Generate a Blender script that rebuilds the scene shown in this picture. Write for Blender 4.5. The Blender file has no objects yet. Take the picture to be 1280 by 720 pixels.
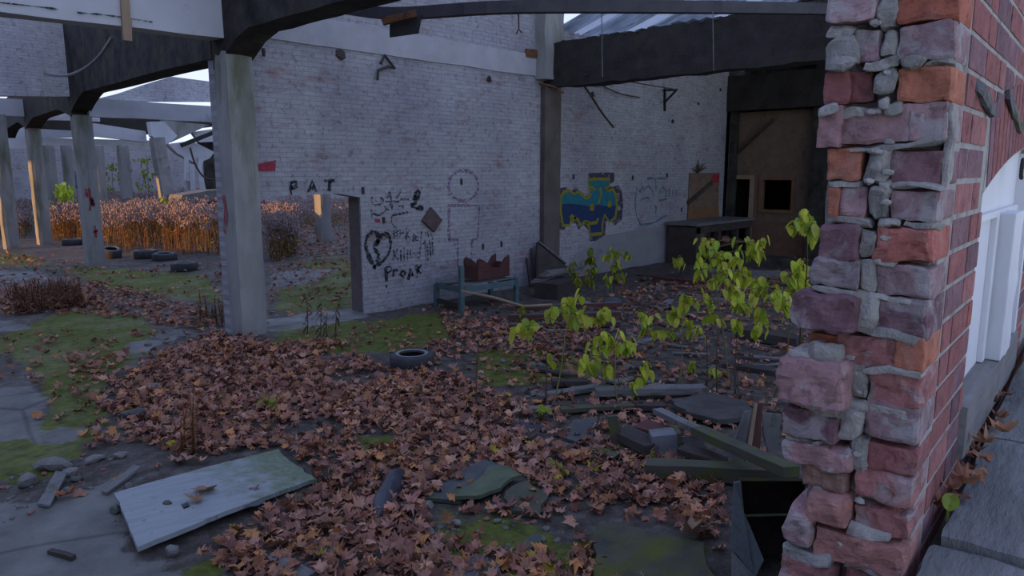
import bpy, bmesh, math, random
import numpy as np
from mathutils import Vector, Matrix, noise
random.seed(7); RNG = np.random.default_rng(11)
SC = bpy.context.scene
COL = SC.collection
R = math.radians

# ------------------------------------------------------------------ camera
# world: X runs along the long brick wall, Y runs away through the bays, Z up; the old shop floor is z = 0
F_PX = 900.0; CX, CY = 640.0, 360.0
PITCH = math.atan2(147.0, F_PX)
AZ = R(43.3)
CAM = Vector((0, 0, 2.5))
FW = Vector((math.cos(AZ), math.sin(AZ), 0))
RT = Vector((FW.y, -FW.x, 0))
def ray(px, py):
    xc = (px - CX) / F_PX; yc = (py - CY) / F_PX
    f = math.cos(PITCH) - yc * math.sin(PITCH)
    z = -math.sin(PITCH) - yc * math.cos(PITCH)
    return FW * f + RT * xc + Vector((0, 0, z))
def G(px, py, z=0.0):                       # measured point on a level z
    d = ray(px, py); return CAM + d * ((z - CAM.z) / d.z)
def WY(px, py, y=10.5):                     # measured point on the plane y = const
    d = ray(px, py); return CAM + d * (y / d.y)
def WX(px, py, x):
    d = ray(px, py); return CAM + d * (x / d.x)
def D(px, py, t):
    return CAM + ray(px, py) * t
cam_d = bpy.data.cameras.new('camera'); cam = bpy.data.objects.new('camera', cam_d); COL.objects.link(cam)
cam.location = CAM
look = FW * math.cos(PITCH) - Vector((0, 0, math.sin(PITCH)))
cam.rotation_euler = look.to_track_quat('-Z', 'Y').to_euler()
cam_d.sensor_width = 36; cam_d.lens = 36 * F_PX / 1280; cam_d.clip_end = 500; cam_d.clip_start = 0.05
SC.camera = cam

# ------------------------------------------------------------------ mesh builder
class MB:
    def __init__(self): self.v = []; self.f = []; self.pc = []; self.c = []
    def add(self, vs, fs, pcs=None, col=(1, 1, 1)):
        o = len(self.v)
        self.v += [tuple(p) for p in vs]
        self.pc += [tuple(p) for p in (pcs if pcs is not None else vs)]
        if isinstance(col, list): self.c += col
        else: self.c += [col] * len(vs)
        self.f += [tuple(o + i for i in f) for f in fs]
        return self
    def box(self, c, s, rot=None, col=(1, 1, 1), sub=(1, 1, 1), rnd=0.0, amp=0.0, freq=6.0, seed=0.0, front=0.0, warp=None):
        c = Vector(c); h = Vector(s) * .5; n = sub; idx = {}; vs = []; fs = []; pcs = []
        off = Vector((random.uniform(-9, 9), random.uniform(-9, 9), random.uniform(-9, 9)))
        def vid(i, j, k):
            key = (i, j, k)
            if key in idx: return idx[key]
            p = Vector((-h.x + 2 * h.x * i / n[0], -h.y + 2 * h.y * j / n[1], -h.z + 2 * h.z * k / n[2]))
            p0 = p.copy()
            if rnd > 0:
                q = Vector([max(-(h[a] - rnd), min(h[a] - rnd, p[a])) for a in range(3)])
                d = p - q
                if d.length > 1e-9: p = q + d.normalized() * min(rnd, d.length)
            if amp > 0:
                nv = noise.noise_vector(p0 * freq + Vector((seed, seed * 1.7, seed * .3))) + .5 * noise.noise_vector(p0 * freq * 2.7 + Vector((seed, 3.1, 0)))
                w = 1.0
                if front > 0:                                   # rough only towards the -X end of the piece
                    w = .12 + .88 * max(0.0, min(1.0, (-p0.x - h.x + front) / front + .0))
                p = p + nv * amp * w
            if warp: p = warp(p)
            idx[key] = len(vs)
            vs.append(p); pcs.append(p0 + off)
            return idx[key]
        for a, b, cc in ((0, 1, 2), (1, 2, 0), (2, 0, 1)):
            for side in (0, n[cc]):
                for i in range(n[a]):
                    for j in range(n[b]):
                        def mk(u, w):
                            t = [0, 0, 0]; t[a] = u; t[b] = w; t[cc] = side; return vid(*t)
                        q = [mk(i, j), mk(i + 1, j), mk(i + 1, j + 1), mk(i, j + 1)]
                        fs.append(q if side else q[::-1])
        M = rot if rot is not None else Matrix.Identity(3)
        return self.add([c + M @ p for p in vs], fs, pcs, col)
    def bar(self, p0, p1, w, t, up=(0, 0, 1), col=(1, 1, 1), sub=(1, 1, 1), amp=0.0, freq=5.0, roll=0.0, rnd=0.0):
        p0 = Vector(p0); p1 = Vector(p1); x = (p1 - p0); L = x.length; x.normalize()
        upv = Vector(up)
        if abs(x.dot(upv)) > .98: upv = Vector((0, 1, 0))
        y = upv.cross(x).normalized(); z = x.cross(y)
        M = Matrix((x, y, z)).transposed()
        if roll: M = M @ Matrix.Rotation(roll, 3, 'X')
        return self.box((p0 + p1) * .5, (L, w, t), M, col, sub, amp=amp, freq=freq, seed=random.uniform(0, 50), rnd=rnd)
    def hexa(self, b, t, col=(1, 1, 1)):
        n = len(b)
        vs = [Vector(p) for p in b] + [Vector(p) for p in t]
        fs = [tuple(range(n))[::-1], tuple(range(n, 2 * n))] + [(i, (i + 1) % n, n + (i + 1) % n, n + i) for i in range(n)]
        return self.add(vs, fs, None, col)
    def tube(self, pts, rad, seg=6, col=(1, 1, 1), cap=True):
        pts = [Vector(p) for p in pts]; n = len(pts)
        if not isinstance(rad, (list, tuple)): rad = [rad] * n
        vs = []; fs = []
        t0 = (pts[1] - pts[0]).normalized()
        u = t0.orthogonal().normalized()
        for i in range(n):
            t = (pts[min(i + 1, n - 1)] - pts[max(i - 1, 0)]).normalized()
            u = (u - t * u.dot(t)).normalized(); w = t.cross(u)
            for k in range(seg):
                a = 2 * math.pi * k / seg
                vs.append(pts[i] + (u * math.cos(a) + w * math.sin(a)) * rad[i])
        for i in range(n - 1):
            for k in range(seg):
                k2 = (k + 1) % seg
                fs.append((i * seg + k, i * seg + k2, (i + 1) * seg + k2, (i + 1) * seg + k))
        if cap:
            fs.append(tuple(range(seg))[::-1]); fs.append(tuple((n - 1) * seg + k for k in range(seg)))
        return self.add(vs, fs, None, col)
    def rock(self, c, s, seed, sub=2, amp=.35, col=(1, 1, 1), rotz=0.0):
        bm = bmesh.new(); bmesh.ops.create_icosphere(bm, subdivisions=sub, radius=1)
        vs = []; Mz = Matrix.Rotation(rotz, 3, 'Z')
        for v in bm.verts:
            p = v.co.copy(); d = 1.0
            for k in range(9):                                  # cut flat facets
                nrm = Vector(noise.random_unit_vector()) if False else FAC[(int(seed * 13) + k) % len(FAC)]
                dd = p.dot(nrm); lim = .62 + .2 * ((int(seed * 7) + k * 5) % 4) / 4
                if dd > lim: p = p - nrm * (dd - lim)
            p *= 1 + amp * .5 * noise.noise(v.co * 2.3 + Vector((seed, seed, 0)))
            p = Vector((p.x * s[0], p.y * s[1], p.z * s[2]))
            vs.append(Vector(c) + Mz @ p)
        fs = [tuple(v.index for v in f.verts) for f in bm.faces]; bm.free()
        return self.add(vs, fs, None, col)
    def build(self, name, mat, parent=None, origin=None, smooth=False, bevel=0.0, loc=None):
        me = bpy.data.meshes.new(name)
        P = np.array(self.v, dtype=np.float64).reshape(-1, 3)
        pl = Vector((0, 0, 0))
        if parent is not None:
            p = parent
            while p is not None: pl = pl + p.location; p = p.parent
        if origin == 'base' and parent is None:
            mn = P.min(0); mx = P.max(0); org = Vector(((mn[0] + mx[0]) / 2, (mn[1] + mx[1]) / 2, mn[2]))
        elif origin == 'base': org = Vector(((P[:, 0].min() + P[:, 0].max()) / 2, (P[:, 1].min() + P[:, 1].max()) / 2, P[:, 2].min()))
        elif origin is None: org = pl
        else: org = Vector(origin)
        me.from_pydata((P - np.array(org)).tolist(), [], self.f)
        a = me.attributes.new('pc', 'FLOAT_VECTOR', 'POINT'); a.data.foreach_set('vector', np.array(self.pc, dtype=np.float32).ravel())
        c = np.ones((len(self.v), 4), dtype=np.float32); c[:, :3] = np.array(self.c, dtype=np.float32)
        a = me.attributes.new('tone', 'FLOAT_COLOR', 'POINT'); a.data.foreach_set('color', c.ravel())
        if mat is not None: me.materials.append(mat)
        if smooth: me.polygons.foreach_set('use_smooth', np.ones(len(me.polygons), dtype=bool))
        me.update()
        o = bpy.data.objects.new(name, me); COL.objects.link(o)
        o.location = org - pl
        if parent is not None: o.parent = parent
        if loc is not None: o.location = loc
        if bevel > 0:
            m = o.modifiers.new('bevel', 'BEVEL'); m.width = bevel; m.segments = 2; m.limit_method = 'ANGLE'
        return o
FAC = []
_r = random.Random(5)
for _ in range(60):
    v = Vector((_r.gauss(0, 1), _r.gauss(0, 1), _r.gauss(0, 1))); FAC.append(v.normalized())

def tag(o, label=None, cat=None, group=None, kind=None):
    if label: o['label'] = label
    if cat: o['category'] = cat
    if group: o['group'] = group
    if kind: o['kind'] = kind
    return o
def struct(o, label=None):
    o['kind'] = 'structure'
    if label: o['label'] = label; 
    return o
def thing(name, loc, label, cat, group=None):
    o = bpy.data.objects.new(name, None); COL.objects.link(o); o.location = loc; o.empty_display_size = .2
    return tag(o, label, cat, group)

# ------------------------------------------------------------------ materials
class NT:
    def __init__(self, name):
        self.m = bpy.data.materials.new(name); self.m.use_nodes = True
        self.t = self.m.node_tree; self.t.nodes.clear()
        self.out = self.n('ShaderNodeOutputMaterial')
    def n(self, typ, **kw):
        nd = self.t.nodes.new(typ)
        for k, v in kw.items(): setattr(nd, k, v)
        return nd
    def l(self, a, b): self.t.links.new(a, b)
    def attr(self, name, what='Vector'):
        nd = self.n('ShaderNodeAttribute', attribute_name=name); return nd.outputs[what]
    def objc(self): return self.n('ShaderNodeTexCoord').outputs['Object']
    def scale(self, vec, s, loc=(0, 0, 0)):
        m = self.n('ShaderNodeMapping'); self.l(vec, m.inputs['Vector']); m.inputs['Scale'].default_value = s if hasattr(s, '__len__') else (s, s, s)
        m.inputs['Location'].default_value = loc; return m.outputs[0]
    def noise(self, vec, scale=5, detail=4, rough=.55, dist=0.0):
        nd = self.n('ShaderNodeTexNoise'); self.l(vec, nd.inputs['Vector'])
        nd.inputs['Scale'].default_value = scale; nd.inputs['Detail'].default_value = detail
        nd.inputs['Roughness'].default_value = rough; nd.inputs['Distortion'].default_value = dist
        return nd.outputs['Fac']
    def ramp(self, fac, stops, interp='LINEAR'):
        nd = self.n('ShaderNodeValToRGB'); self.l(fac, nd.inputs['Fac']); r = nd.color_ramp; r.interpolation = interp
        while len(r.elements) < len(stops): r.elements.new(.5)
        for e, (p, c) in zip(r.elements, stops):
            e.position = p
            e.color = (c, c, c, 1) if not hasattr(c, '__len__') else (*c, 1)
        return nd.outputs['Color']
    def mix(self, fac, a, b, mode='MIX'):
        nd = self.n('ShaderNodeMix', data_type='RGBA', blend_type=mode)
        for s, val in ((nd.inputs[0], fac), (nd.inputs[6], a), (nd.inputs[7], b)):
            if hasattr(val, 'is_linked') or hasattr(val, 'links'): self.l(val, s)
            elif hasattr(val, '__len__'): s.default_value = (*val, 1)
            else: s.default_value = val if s.type == 'VALUE' else (val, val, val, 1)
        return nd.outputs[2]
    def math(self, op, a, b=0.0, clamp=False):
        nd = self.n('ShaderNodeMath', operation=op, use_clamp=clamp)
        for s, val in ((nd.inputs[0], a), (nd.inputs[1], b)):
            if hasattr(val, 'links'): self.l(val, s)
            else: s.default_value = val
        return nd.outputs[0]
    def bump(self, h, strength=.4, dist=.01, prev=None):
        nd = self.n('ShaderNodeBump'); self.l(h, nd.inputs['Height']); nd.inputs['Strength'].default_value = strength; nd.inputs['Distance'].default_value = dist
        if prev is not None: self.l(prev, nd.inputs['Normal'])
        return nd.outputs[0]
    def fin(self, col, rough=.85, nrm=None, spec=.25, metal=0.0):
        b = self.n('ShaderNodeBsdfPrincipled')
        if hasattr(col, 'links'): self.l(col, b.inputs['Base Color'])
        else: b.inputs['Base Color'].default_value = (*col, 1)
        if hasattr(rough, 'links'): self.l(rough, b.inputs['Roughness'])
        else: b.inputs['Roughness'].default_value = rough
        b.inputs['Specular IOR Level'].default_value = spec; b.inputs['Metallic'].default_value = metal
        if nrm is not None: self.l(nrm, b.inputs['Normal'])
        self.l(b.outputs[0], self.out.inputs['Surface']); self.b = b
        return self.m

def m_rough(name, c1, c2, scale=4, c3=None, t3=(.6, .7), bump=.35, bs=30, rough=.9, stretch=(1, 1, 1), tone=True, spec=.2):
    """mottled surface: two mixed colours plus an optional stain colour"""
    n = NT(name); v = n.attr('pc'); vs = n.scale(v, stretch)
    col = n.ramp(n.noise(vs, scale, 6, .6), [(.3, c1), (.7, c2)])
    if c3 is not None:
        f = n.ramp(n.noise(n.scale(v, stretch, (7, 3, 1)), scale * .6, 6, .65), [(t3[0], 0.0), (t3[1], 1.0)])
        col = n.mix(f, col, c3)
    if tone: col = n.mix(1.0, col, n.attr('tone', 'Color'), 'MULTIPLY')
    h = n.noise(vs, bs, 6, .65)
    return n.fin(col, rough, n.bump(h, bump, .02), spec)

def m_wood(name, c1, c2, c3=None, t3=(.55, .65), rough=.85):
    n = NT(name); v = n.attr('pc')
    g = n.noise(n.scale(v, (1.2, 22, 22)), 2.0, 5, .6, .4)
    col = n.ramp(g, [(.3, c1), (.7, c2)])
    col = n.mix(.35, col, n.ramp(n.noise(v, 3.0, 5), [(.35, tuple(x * .6 for x in c1)), (.65, c2)]))
    if c3 is not None:
        f = n.ramp(n.noise(n.scale(v, (1, 1, 1), (4, 1, 8)), 4.5, 6, .7), [(t3[0], 0.0), (t3[1], 1.0)])
        col = n.mix(f, col, c3)
    col = n.mix(1.0, col, n.attr('tone', 'Color'), 'MULTIPLY')
    return n.fin(col, rough, n.bump(g, .4, .008), .25)

def m_whitebrick(name, axis='x', paint=(.345, .355, .375), peel=.585):
    n = NT(name); o = n.objc(); s = n.n('ShaderNodeSeparateXYZ'); n.l(o, s.inputs[0]); cb = n.n('ShaderNodeCombineXYZ')
    n.l(s.outputs['X' if axis == 'x' else 'Y'], cb.inputs[0]); n.l(s.outputs['Z'], cb.inputs[1])
    bt = n.n('ShaderNodeTexBrick'); n.l(cb.outputs[0], bt.inputs['Vector'])
    bt.inputs['Scale'].default_value = 1.0; bt.inputs['Brick Width'].default_value = .225; bt.inputs['Row Height'].default_value = .075
    bt.inputs['Mortar Size'].default_value = .007; bt.inputs['Mortar Smooth'].default_value = .3; bt.inputs['Bias'].default_value = 0
    bt.inputs['Color1'].default_value = (*[x * 1.06 for x in paint], 1); bt.inputs['Color2'].default_value = (*[x * .92 for x in paint], 1)
    bt.inputs['Mortar'].default_value = (*[x * .80 for x in paint], 1)
    rb = n.n('ShaderNodeTexBrick'); n.l(cb.outputs[0], rb.inputs['Vector'])
    for k, val in (('Scale', 1.0), ('Brick Width', .225), ('Row Height', .075), ('Mortar Size', .007)): rb.inputs[k].default_value = val
    rb.inputs['Color1'].default_value = (.30, .13, .12, 1); rb.inputs['Color2'].default_value = (.22, .11, .11, 1); rb.inputs['Mortar'].default_value = (.16, .14, .13, 1)
    # paint flakes off whole bricks and in ragged spots
    f1 = n.noise(n.scale(cb.outputs[0], (1.0, 2.2, 1)), 1.1, 8, .68)
    f2 = n.noise(n.scale(cb.outputs[0], (4.4, 13.3, 1)), 1.0, 2, .5)
    f = n.math('ADD', n.math('MULTIPLY', f1, .65), n.math('MULTIPLY', f2, .35))
    col = n.mix(n.ramp(f, [(peel - .05, 0.0), (peel + .05, .55)]), bt.outputs['Color'], rb.outputs['Color'])
    # grime: broad damp areas and fine specks
    g = n.ramp(n.noise(n.scale(cb.outputs[0], (.35, .22, 1)), 1.6, 7, .62), [(.32, (.70, .66, .70)), (.62, (1.04, 1.03, 1.0))])
    col = n.mix(1.0, col, g, 'MULTIPLY')
    sp = n.ramp(n.noise(cb.outputs[0], 9, 6, .75), [(.36, (.50, .46, .46)), (.47, (1, 1, 1))])
    col = n.mix(.8, col, n.mix(1.0, col, sp, 'MULTIPLY'))
    h = n.math('ADD', n.math('MULTIPLY', bt.outputs['Fac'], -.8), n.math('MULTIPLY', n.noise(o, 28, 5), .5))
    return n.fin(col, .88, n.bump(h, .5, .02), .2)

def m_attrcol(name, rough=.8, spec=.25, var=.25, scale=12, bump=0.2, transl=0.0):
    n = NT(name); c = n.attr('tone', 'Color')
    v = n.attr('pc')
    col = n.mix(1.0, c, n.ramp(n.noise(v, scale, 5, .6), [(.3, 1 - var), (.7, 1 + var)]), 'MULTIPLY')
    m = n.fin(col, rough, n.bump(n.noise(v, scale * 4, 4), bump, .01), spec)
    if transl > 0:
        tr = n.n('ShaderNodeBsdfTranslucent'); n.l(col, tr.inputs[0])
        mx = n.n('ShaderNodeMixShader'); mx.inputs[0].default_value = transl
        n.l(n.b.outputs[0], mx.inputs[1]); n.l(tr.outputs[0], mx.inputs[2]); n.l(mx.outputs[0], n.out.inputs['Surface'])
    return m

M = {}
M['wall'] = m_whitebrick('painted_brick', 'x')
M['wall_far'] = m_whitebrick('painted_brick_far', 'x', (.36, .365, .38), .58)
M['wall_light'] = m_whitebrick('limewashed_brick', 'x', (.64, .65, .66), .68)
M['wall_y'] = m_whitebrick('painted_brick_side', 'y')
M['band'] = m_rough('limewashed_band', (.32, .32, .33), (.40, .40, .41), 2.5, (.22, .2, .2), (.63, .72), .2, 20)
M['plaster'] = m_rough('grey_render', (.19, .19, .2), (.25, .25, .26), 2.0, (.13, .12, .12), (.58, .68), .2, 20)
M['concrete'] = m_rough('column_concrete', (.20, .20, .185), (.31, .31, .285), 1.5, (.13, .14, .09), (.52, .66), .35, 18, stretch=(1.6, 1.6, .35))
M['white_concrete'] = m_rough('whitewashed_concrete', (.42, .43, .44), (.52, .53, .54), 1.2, (.25, .25, .25), (.60, .70), .2, 16)
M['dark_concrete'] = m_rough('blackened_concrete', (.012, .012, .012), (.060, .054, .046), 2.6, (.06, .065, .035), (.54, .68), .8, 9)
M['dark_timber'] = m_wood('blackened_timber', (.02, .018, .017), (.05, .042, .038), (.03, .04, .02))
M['pier_brick'] = None
M['grey_wood'] = m_wood('weathered_grey_wood', (.11, .108, .105), (.195, .19, .18), (.07, .08, .045))
M['white_wood'] = m_wood('old_painted_board', (.34, .36, .36), (.44, .455, .45), (.19, .26, .12), (.60, .72))
M['moss_wood'] = m_wood('mossy_wood', (.055, .052, .038), (.10, .095, .068), (.075, .09, .025), (.47, .62))
M['dark_wood'] = m_wood('dark_damp_wood', (.035, .028, .026), (.08, .065, .058), (.05, .06, .03), (.6, .7))
M['red_wood'] = m_wood('dark_red_wood', (.07, .03, .026), (.12, .05, .042), (.05, .04, .035))
M['ply'] = m_wood('brown_plywood', (.145, .10, .07), (.20, .14, .095), (.09, .065, .05), (.56, .68))
M['ply_orange'] = m_wood('orange_brown_plywood', (.17, .09, .05), (.23, .125, .065), (.10, .065, .05), (.56, .68))
M['batten'] = m_wood('pale_brown_batten', (.26, .19, .12), (.36, .27, .18))
M['teal'] = m_rough('faded_teal_paint', (.065, .11, .115), (.10, .155, .16), 8, (.06, .05, .045), (.6, .66), .2, 40, .6)
M['rust'] = m_rough('rusty_iron', (.10, .045, .025), (.18, .08, .04), 9, (.05, .035, .03), (.55, .65), .4, 50, .8)
M['black_metal'] = m_rough('black_sheet_metal', (.018, .018, .02), (.035, .034, .036), 6, None, (.6, .7), .15, 30, .6)
M['grey_metal'] = m_rough('dull_grey_metal', (.10, .105, .11), (.17, .175, .18), 6, (.10, .06, .04), (.62, .7), .15, 30, .55)
M['rubber'] = m_rough('old_tyre_rubber', (.030, .032, .034), (.060, .062, .064), 6, (.075, .072, .062), (.60, .72), .2, 40, .7)
M['slate'] = m_rough('dark_slate', (.05, .052, .056), (.095, .098, .10), 5, (.075, .095, .045), (.54, .66), .35, 22, .6)
M['rock'] = m_rough('broken_concrete', (.12, .115, .105), (.22, .215, .20), 7, (.10, .10, .07), (.56, .68), .5, 30)
M['redrock'] = m_rough('broken_brick_lump', (.20, .09, .075), (.30, .15, .12), 8, (.22, .2, .18), (.58, .68), .5, 30)
M['mortar'] = m_rough('old_lime_mortar', (.33, .315, .285), (.47, .45, .41), 18, (.22, .21, .19), (.54, .66), .6, 90, .95)
M['white_board'] = m_rough('white_painted_board', (.62, .63, .64), (.70, .71, .72), 3, (.50, .50, .5), (.62, .74), .08, 20, .6, stretch=(1, 1, .3))
M['sill'] = m_wood('grey_sill_wood', (.17, .165, .155), (.27, .26, .245), (.36, .36, .35), (.62, .70))
M['flag'] = m_rough('riven_flagstone', (.12, .125, .12), (.22, .225, .215), 3, (.12, .13, .08), (.58, .70), .9, 7, .8, stretch=(.7, 2.6, 1))
M['fabric'] = m_rough('dark_plastic_sheet', (.02, .022, .03), (.05, .055, .07), 5, None, (.6, .7), .2, 12, .45, spec=.4)
M['stem'] = m_rough('dead_stem', (.05, .035, .025), (.10, .07, .05), 6, None, (.6, .7), .2, 30)
M['gstem'] = m_rough('green_stem', (.10, .09, .03), (.16, .13, .05), 6, None, (.6, .7), .2, 30)
M['leafgreen'] = m_attrcol('sapling_leaf', .5, .3, .25, 10, .1, .4)
M['weed'] = m_attrcol('dry_weed', .9, .1, .25, 3, .05, .3)
M['litter'] = m_attrcol('fallen_leaf', .75, .2, .3, 9, .15, .12)
M['tonebrick'] = None
# ------------------------------------------------------------------ pier brick material (fired clay, per-brick tone, mortar smears)
def m_pier():
    n = NT('old_red_brick'); v = n.attr('pc'); t = n.attr('tone', 'Color')
    col = n.mix(1.0, t, n.ramp(n.noise(v, 16, 7, .7), [(.28, .72), (.70, 1.55)]), 'MULTIPLY')
    sm = n.ramp(n.noise(n.scale(v, (1, 1, 1), (3, 8, 2)), 11, 6, .62, .6), [(.50, 0.0), (.58, .9)])
    n.l(n.attr('smear', 'Fac'), n.n('ShaderNodeMath').inputs[0])
    f = n.math('MULTIPLY', sm, n.attr('smear', 'Fac'))
    col = n.mix(f, col, (.36, .345, .34))
    dk = n.ramp(n.noise(n.scale(v, (1, 1, 1), (1, 2, 9)), 34, 5, .7), [(.32, .55), (.46, 1.0)])
    col = n.mix(1.0, col, dk, 'MULTIPLY')
    h = n.math('ADD', n.noise(v, 45, 8, .7), n.math('MULTIPLY', n.noise(v, 180, 4, .6), .4))
    return n.fin(col, .92, n.bump(h, .55, .006), .15)
M['pier'] = m_pier()

# ------------------------------------------------------------------ ground
def gh(x, y):
    h = .05 * noise.noise(Vector((x * .45, y * .45, 3.3))) + .02 * noise.noise(Vector((x * 1.7, y * 1.7, 8.1)))
    # heap of rubble and boards below the broken wall and under the roofed bay
    h += .10 * math.exp(-(((x - 5.3) / 1.3) ** 2 + ((y - 1.9) / 1.2) ** 2))
    h += .12 * math.exp(-(((x - 13.0) / 3.0) ** 2 + ((y - 6.0) / 2.0) ** 2))
    return h
def Gg(px, py, dz=0.0):                      # ground point under a pixel, on the uneven floor
    p = G(px, py)
    for _ in range(3): p = G(px, py, gh(p.x, p.y))
    p.z += dz; return p
def poly_w(pts): return [tuple(G(*p).xy) for p in pts]
def inpoly(X, Y, poly):
    X = np.asarray(X); Y = np.asarray(Y); ins = np.zeros(X.shape, bool); n = len(poly)
    for i in range(n):
        x1, y1 = poly[i]; x2, y2 = poly[(i + 1) % n]
        c = ((y1 > Y) != (y2 > Y)) & (X < (x2 - x1) * (Y - y1) / (y2 - y1 + 1e-12) + x1)
        ins ^= c
    return ins
CONC = [poly_w(p) for p in (
    [(-40, 482), (40, 482), (58, 500), (52, 528), (20, 548), (-60, 560)],
    [(-60, 640), (30, 632), (95, 618), (150, 600), (185, 590), (150, 628), (150, 650), (172, 700), (235, 715), (220, 790), (-100, 790)],
    [(-30, 338), (55, 336), (66, 350), (40, 362), (-40, 376)],
    [(28, 548), (60, 532), (105, 531), (106, 546), (60, 555)],
    [(-20, 402), (30, 405), (40, 412), (-20, 417)],
    [(338, 342), (395, 336), (425, 337), (395, 352), (340, 358)],
    [(335, 398), (380, 390), (452, 384), (462, 396), (380, 410), (330, 415)],
    [(155, 432), (215, 412), (240, 415), (200, 432), (165, 446)])]
MOSS = [poly_w(p) for p in (
    [(40, 405), (95, 388), (185, 398), (200, 425), (140, 470), (128, 545), (70, 600), (15, 600), (-60, 590), (-40, 540), (60, 520), (55, 480), (20, 450), (-20, 430)],
    [(-30, 316), (40, 316), (60, 333), (-20, 337)],
    [(90, 330), (260, 345), (280, 380), (200, 372), (90, 350)],
    [(345, 408), (420, 400), (470, 402), (545, 388), (575, 410), (560, 430), (480, 442), (345, 438)],
    [(380, 330), (440, 312), (445, 335), (440, 384), (390, 388), (345, 392), (345, 362), (400, 352)],
    [(220, 700), (290, 696), (300, 790), (220, 790)],
    [(540, 640), (640, 640), (735, 690), (720, 790), (640, 790), (545, 690)],
    [(590, 440), (700, 436), (760, 470), (740, 482), (600, 482)],
    [(740, 660), (880, 690), (900, 790), (740, 790)],
    [(430, 545), (510, 540), (520, 575), (440, 590)])]
def grid_lines(a, b, fine0, fine1, df, dc):
    L = []; x = a
    while x < b:
        L.append(x); x += df if fine0 <= x < fine1 else dc
    L.append(b); return np.array(L)
gx = grid_lines(-30, 90, -1.5, 19, .11, 1.2); gy = grid_lines(-4.2, 110, .6, 17, .11, 1.2)
GXX, GYY = np.meshgrid(gx, gy, indexing='ij')
vs = [(x, y, gh(x, y)) for x in gx for y in gy]
nx, ny = len(gx), len(gy)
ii, jj = np.meshgrid(np.arange(nx - 1), np.arange(ny - 1), indexing='ij')
q = np.stack([ii * ny + jj, (ii + 1) * ny + jj, (ii + 1) * ny + jj + 1, ii * ny + jj + 1], -1).reshape(-1, 4)
me = bpy.data.meshes.new('floor'); me.from_pydata(vs, [], q.tolist())
zone = np.zeros((nx, ny, 4), np.float32)
def soft(mask, it=2):
    m = mask.astype(np.float32)
    for _ in range(it):
        p = np.pad(m, 1, 'edge'); m = (p[1:-1, 1:-1] * 2 + p[:-2, 1:-1] + p[2:, 1:-1] + p[1:-1, :-2] + p[1:-1, 2:]) / 6
    return m
mz = np.zeros(GXX.shape, bool); cz = np.zeros(GXX.shape, bool)
for p in MOSS: mz |= inpoly(GXX, GYY, p)
for p in CONC: cz |= inpoly(GXX, GYY, p)
zone[..., 0] = soft(mz, 3); zone[..., 1] = soft(cz, 1)
zone[..., 2] = soft(GYY > 11, 3)
zone[..., 3] = 1
a = me.attributes.new('zone', 'FLOAT_COLOR', 'POINT'); a.data.foreach_set('color', zone.reshape(-1))
me.polygons.foreach_set('use_smooth', np.ones(len(me.polygons), bool))
def m_ground():
    n = NT('rubble_floor'); o = n.objc(); z = n.attr('zone', 'Color'); s = n.n('ShaderNodeSeparateColor'); n.l(z, s.inputs[0])
    dirt = n.ramp(n.noise(o, 7, 8, .7), [(.28, (.026, .021, .017)), (.5, (.076, .064, .052)), (.72, (.160, .142, .122))])
    grit = n.ramp(n.noise(o, 60, 3, .6), [(.60, 0.0), (.66, .6)])
    dirt = n.mix(grit, dirt, (.17, .165, .16))
    conc = n.ramp(n.noise(o, 2.2, 8, .6), [(.3, (.105, .105, .095)), (.5, (.165, .165, .15)), (.72, (.235, .235, .215))])
    moss = n.ramp(n.noise(o, 9, 7, .7), [(.25, (.022, .026, .010)), (.5, (.095, .110, .016)), (.75, (.165, .185, .028))])
    e = n.math('SUBTRACT', n.noise(o, 3.4, 7, .68), .5)
    fm = n.ramp(n.math('ADD', s.outputs[0], n.math('MULTIPLY', e, 2.6)), [(.44, 0.0), (.62, 1.0)])
    e2 = n.math('SUBTRACT', n.noise(n.scale(o, 1, (5, 5, 5)), 4.0, 7, .65), .5)
    fc = n.ramp(n.math('ADD', s.outputs[1], n.math('MULTIPLY', e2, 2.2)), [(.40, 0.0), (.66, .95)])
    col = n.mix(fm, dirt, moss)
    # thin scattered moss everywhere
    fs = n.ramp(n.noise(n.scale(o, 1, (2, 9, 1)), 1.3, 8, .72), [(.60, 0.0), (.70, .55)])
    col = n.mix(fs, col, moss)
    col = n.mix(fc, col, conc)
    # cracks in the slab
    vor = n.n('ShaderNodeTexVoronoi', feature='DISTANCE_TO_EDGE'); n.l(n.mix(.08, o, n.n('ShaderNodeTexNoise').outputs['Color']), vor.inputs['Vector']); vor.inputs['Scale'].default_value = .55
    ck = n.ramp(vor.outputs['Distance'], [(.004, .6), (.016, 1.0)])
    col = n.mix(fc, col, n.mix(1.0, col, ck, 'MULTIPLY'))
    h = n.math('ADD', n.noise(o, 9, 8, .7), n.math('MULTIPLY', n.noise(o, 70, 4, .6), .25))
    return n.fin(col, n.ramp(n.noise(o, 1.3, 4), [(.4, .6), (.6, .95)]), n.bump(h, .8, .05), .25)
me.materials.append(m_ground())
floor = bpy.data.objects.new('floor', me); COL.objects.link(floor); struct(floor, 'mossy broken concrete shop floor strewn with leaves')
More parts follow.
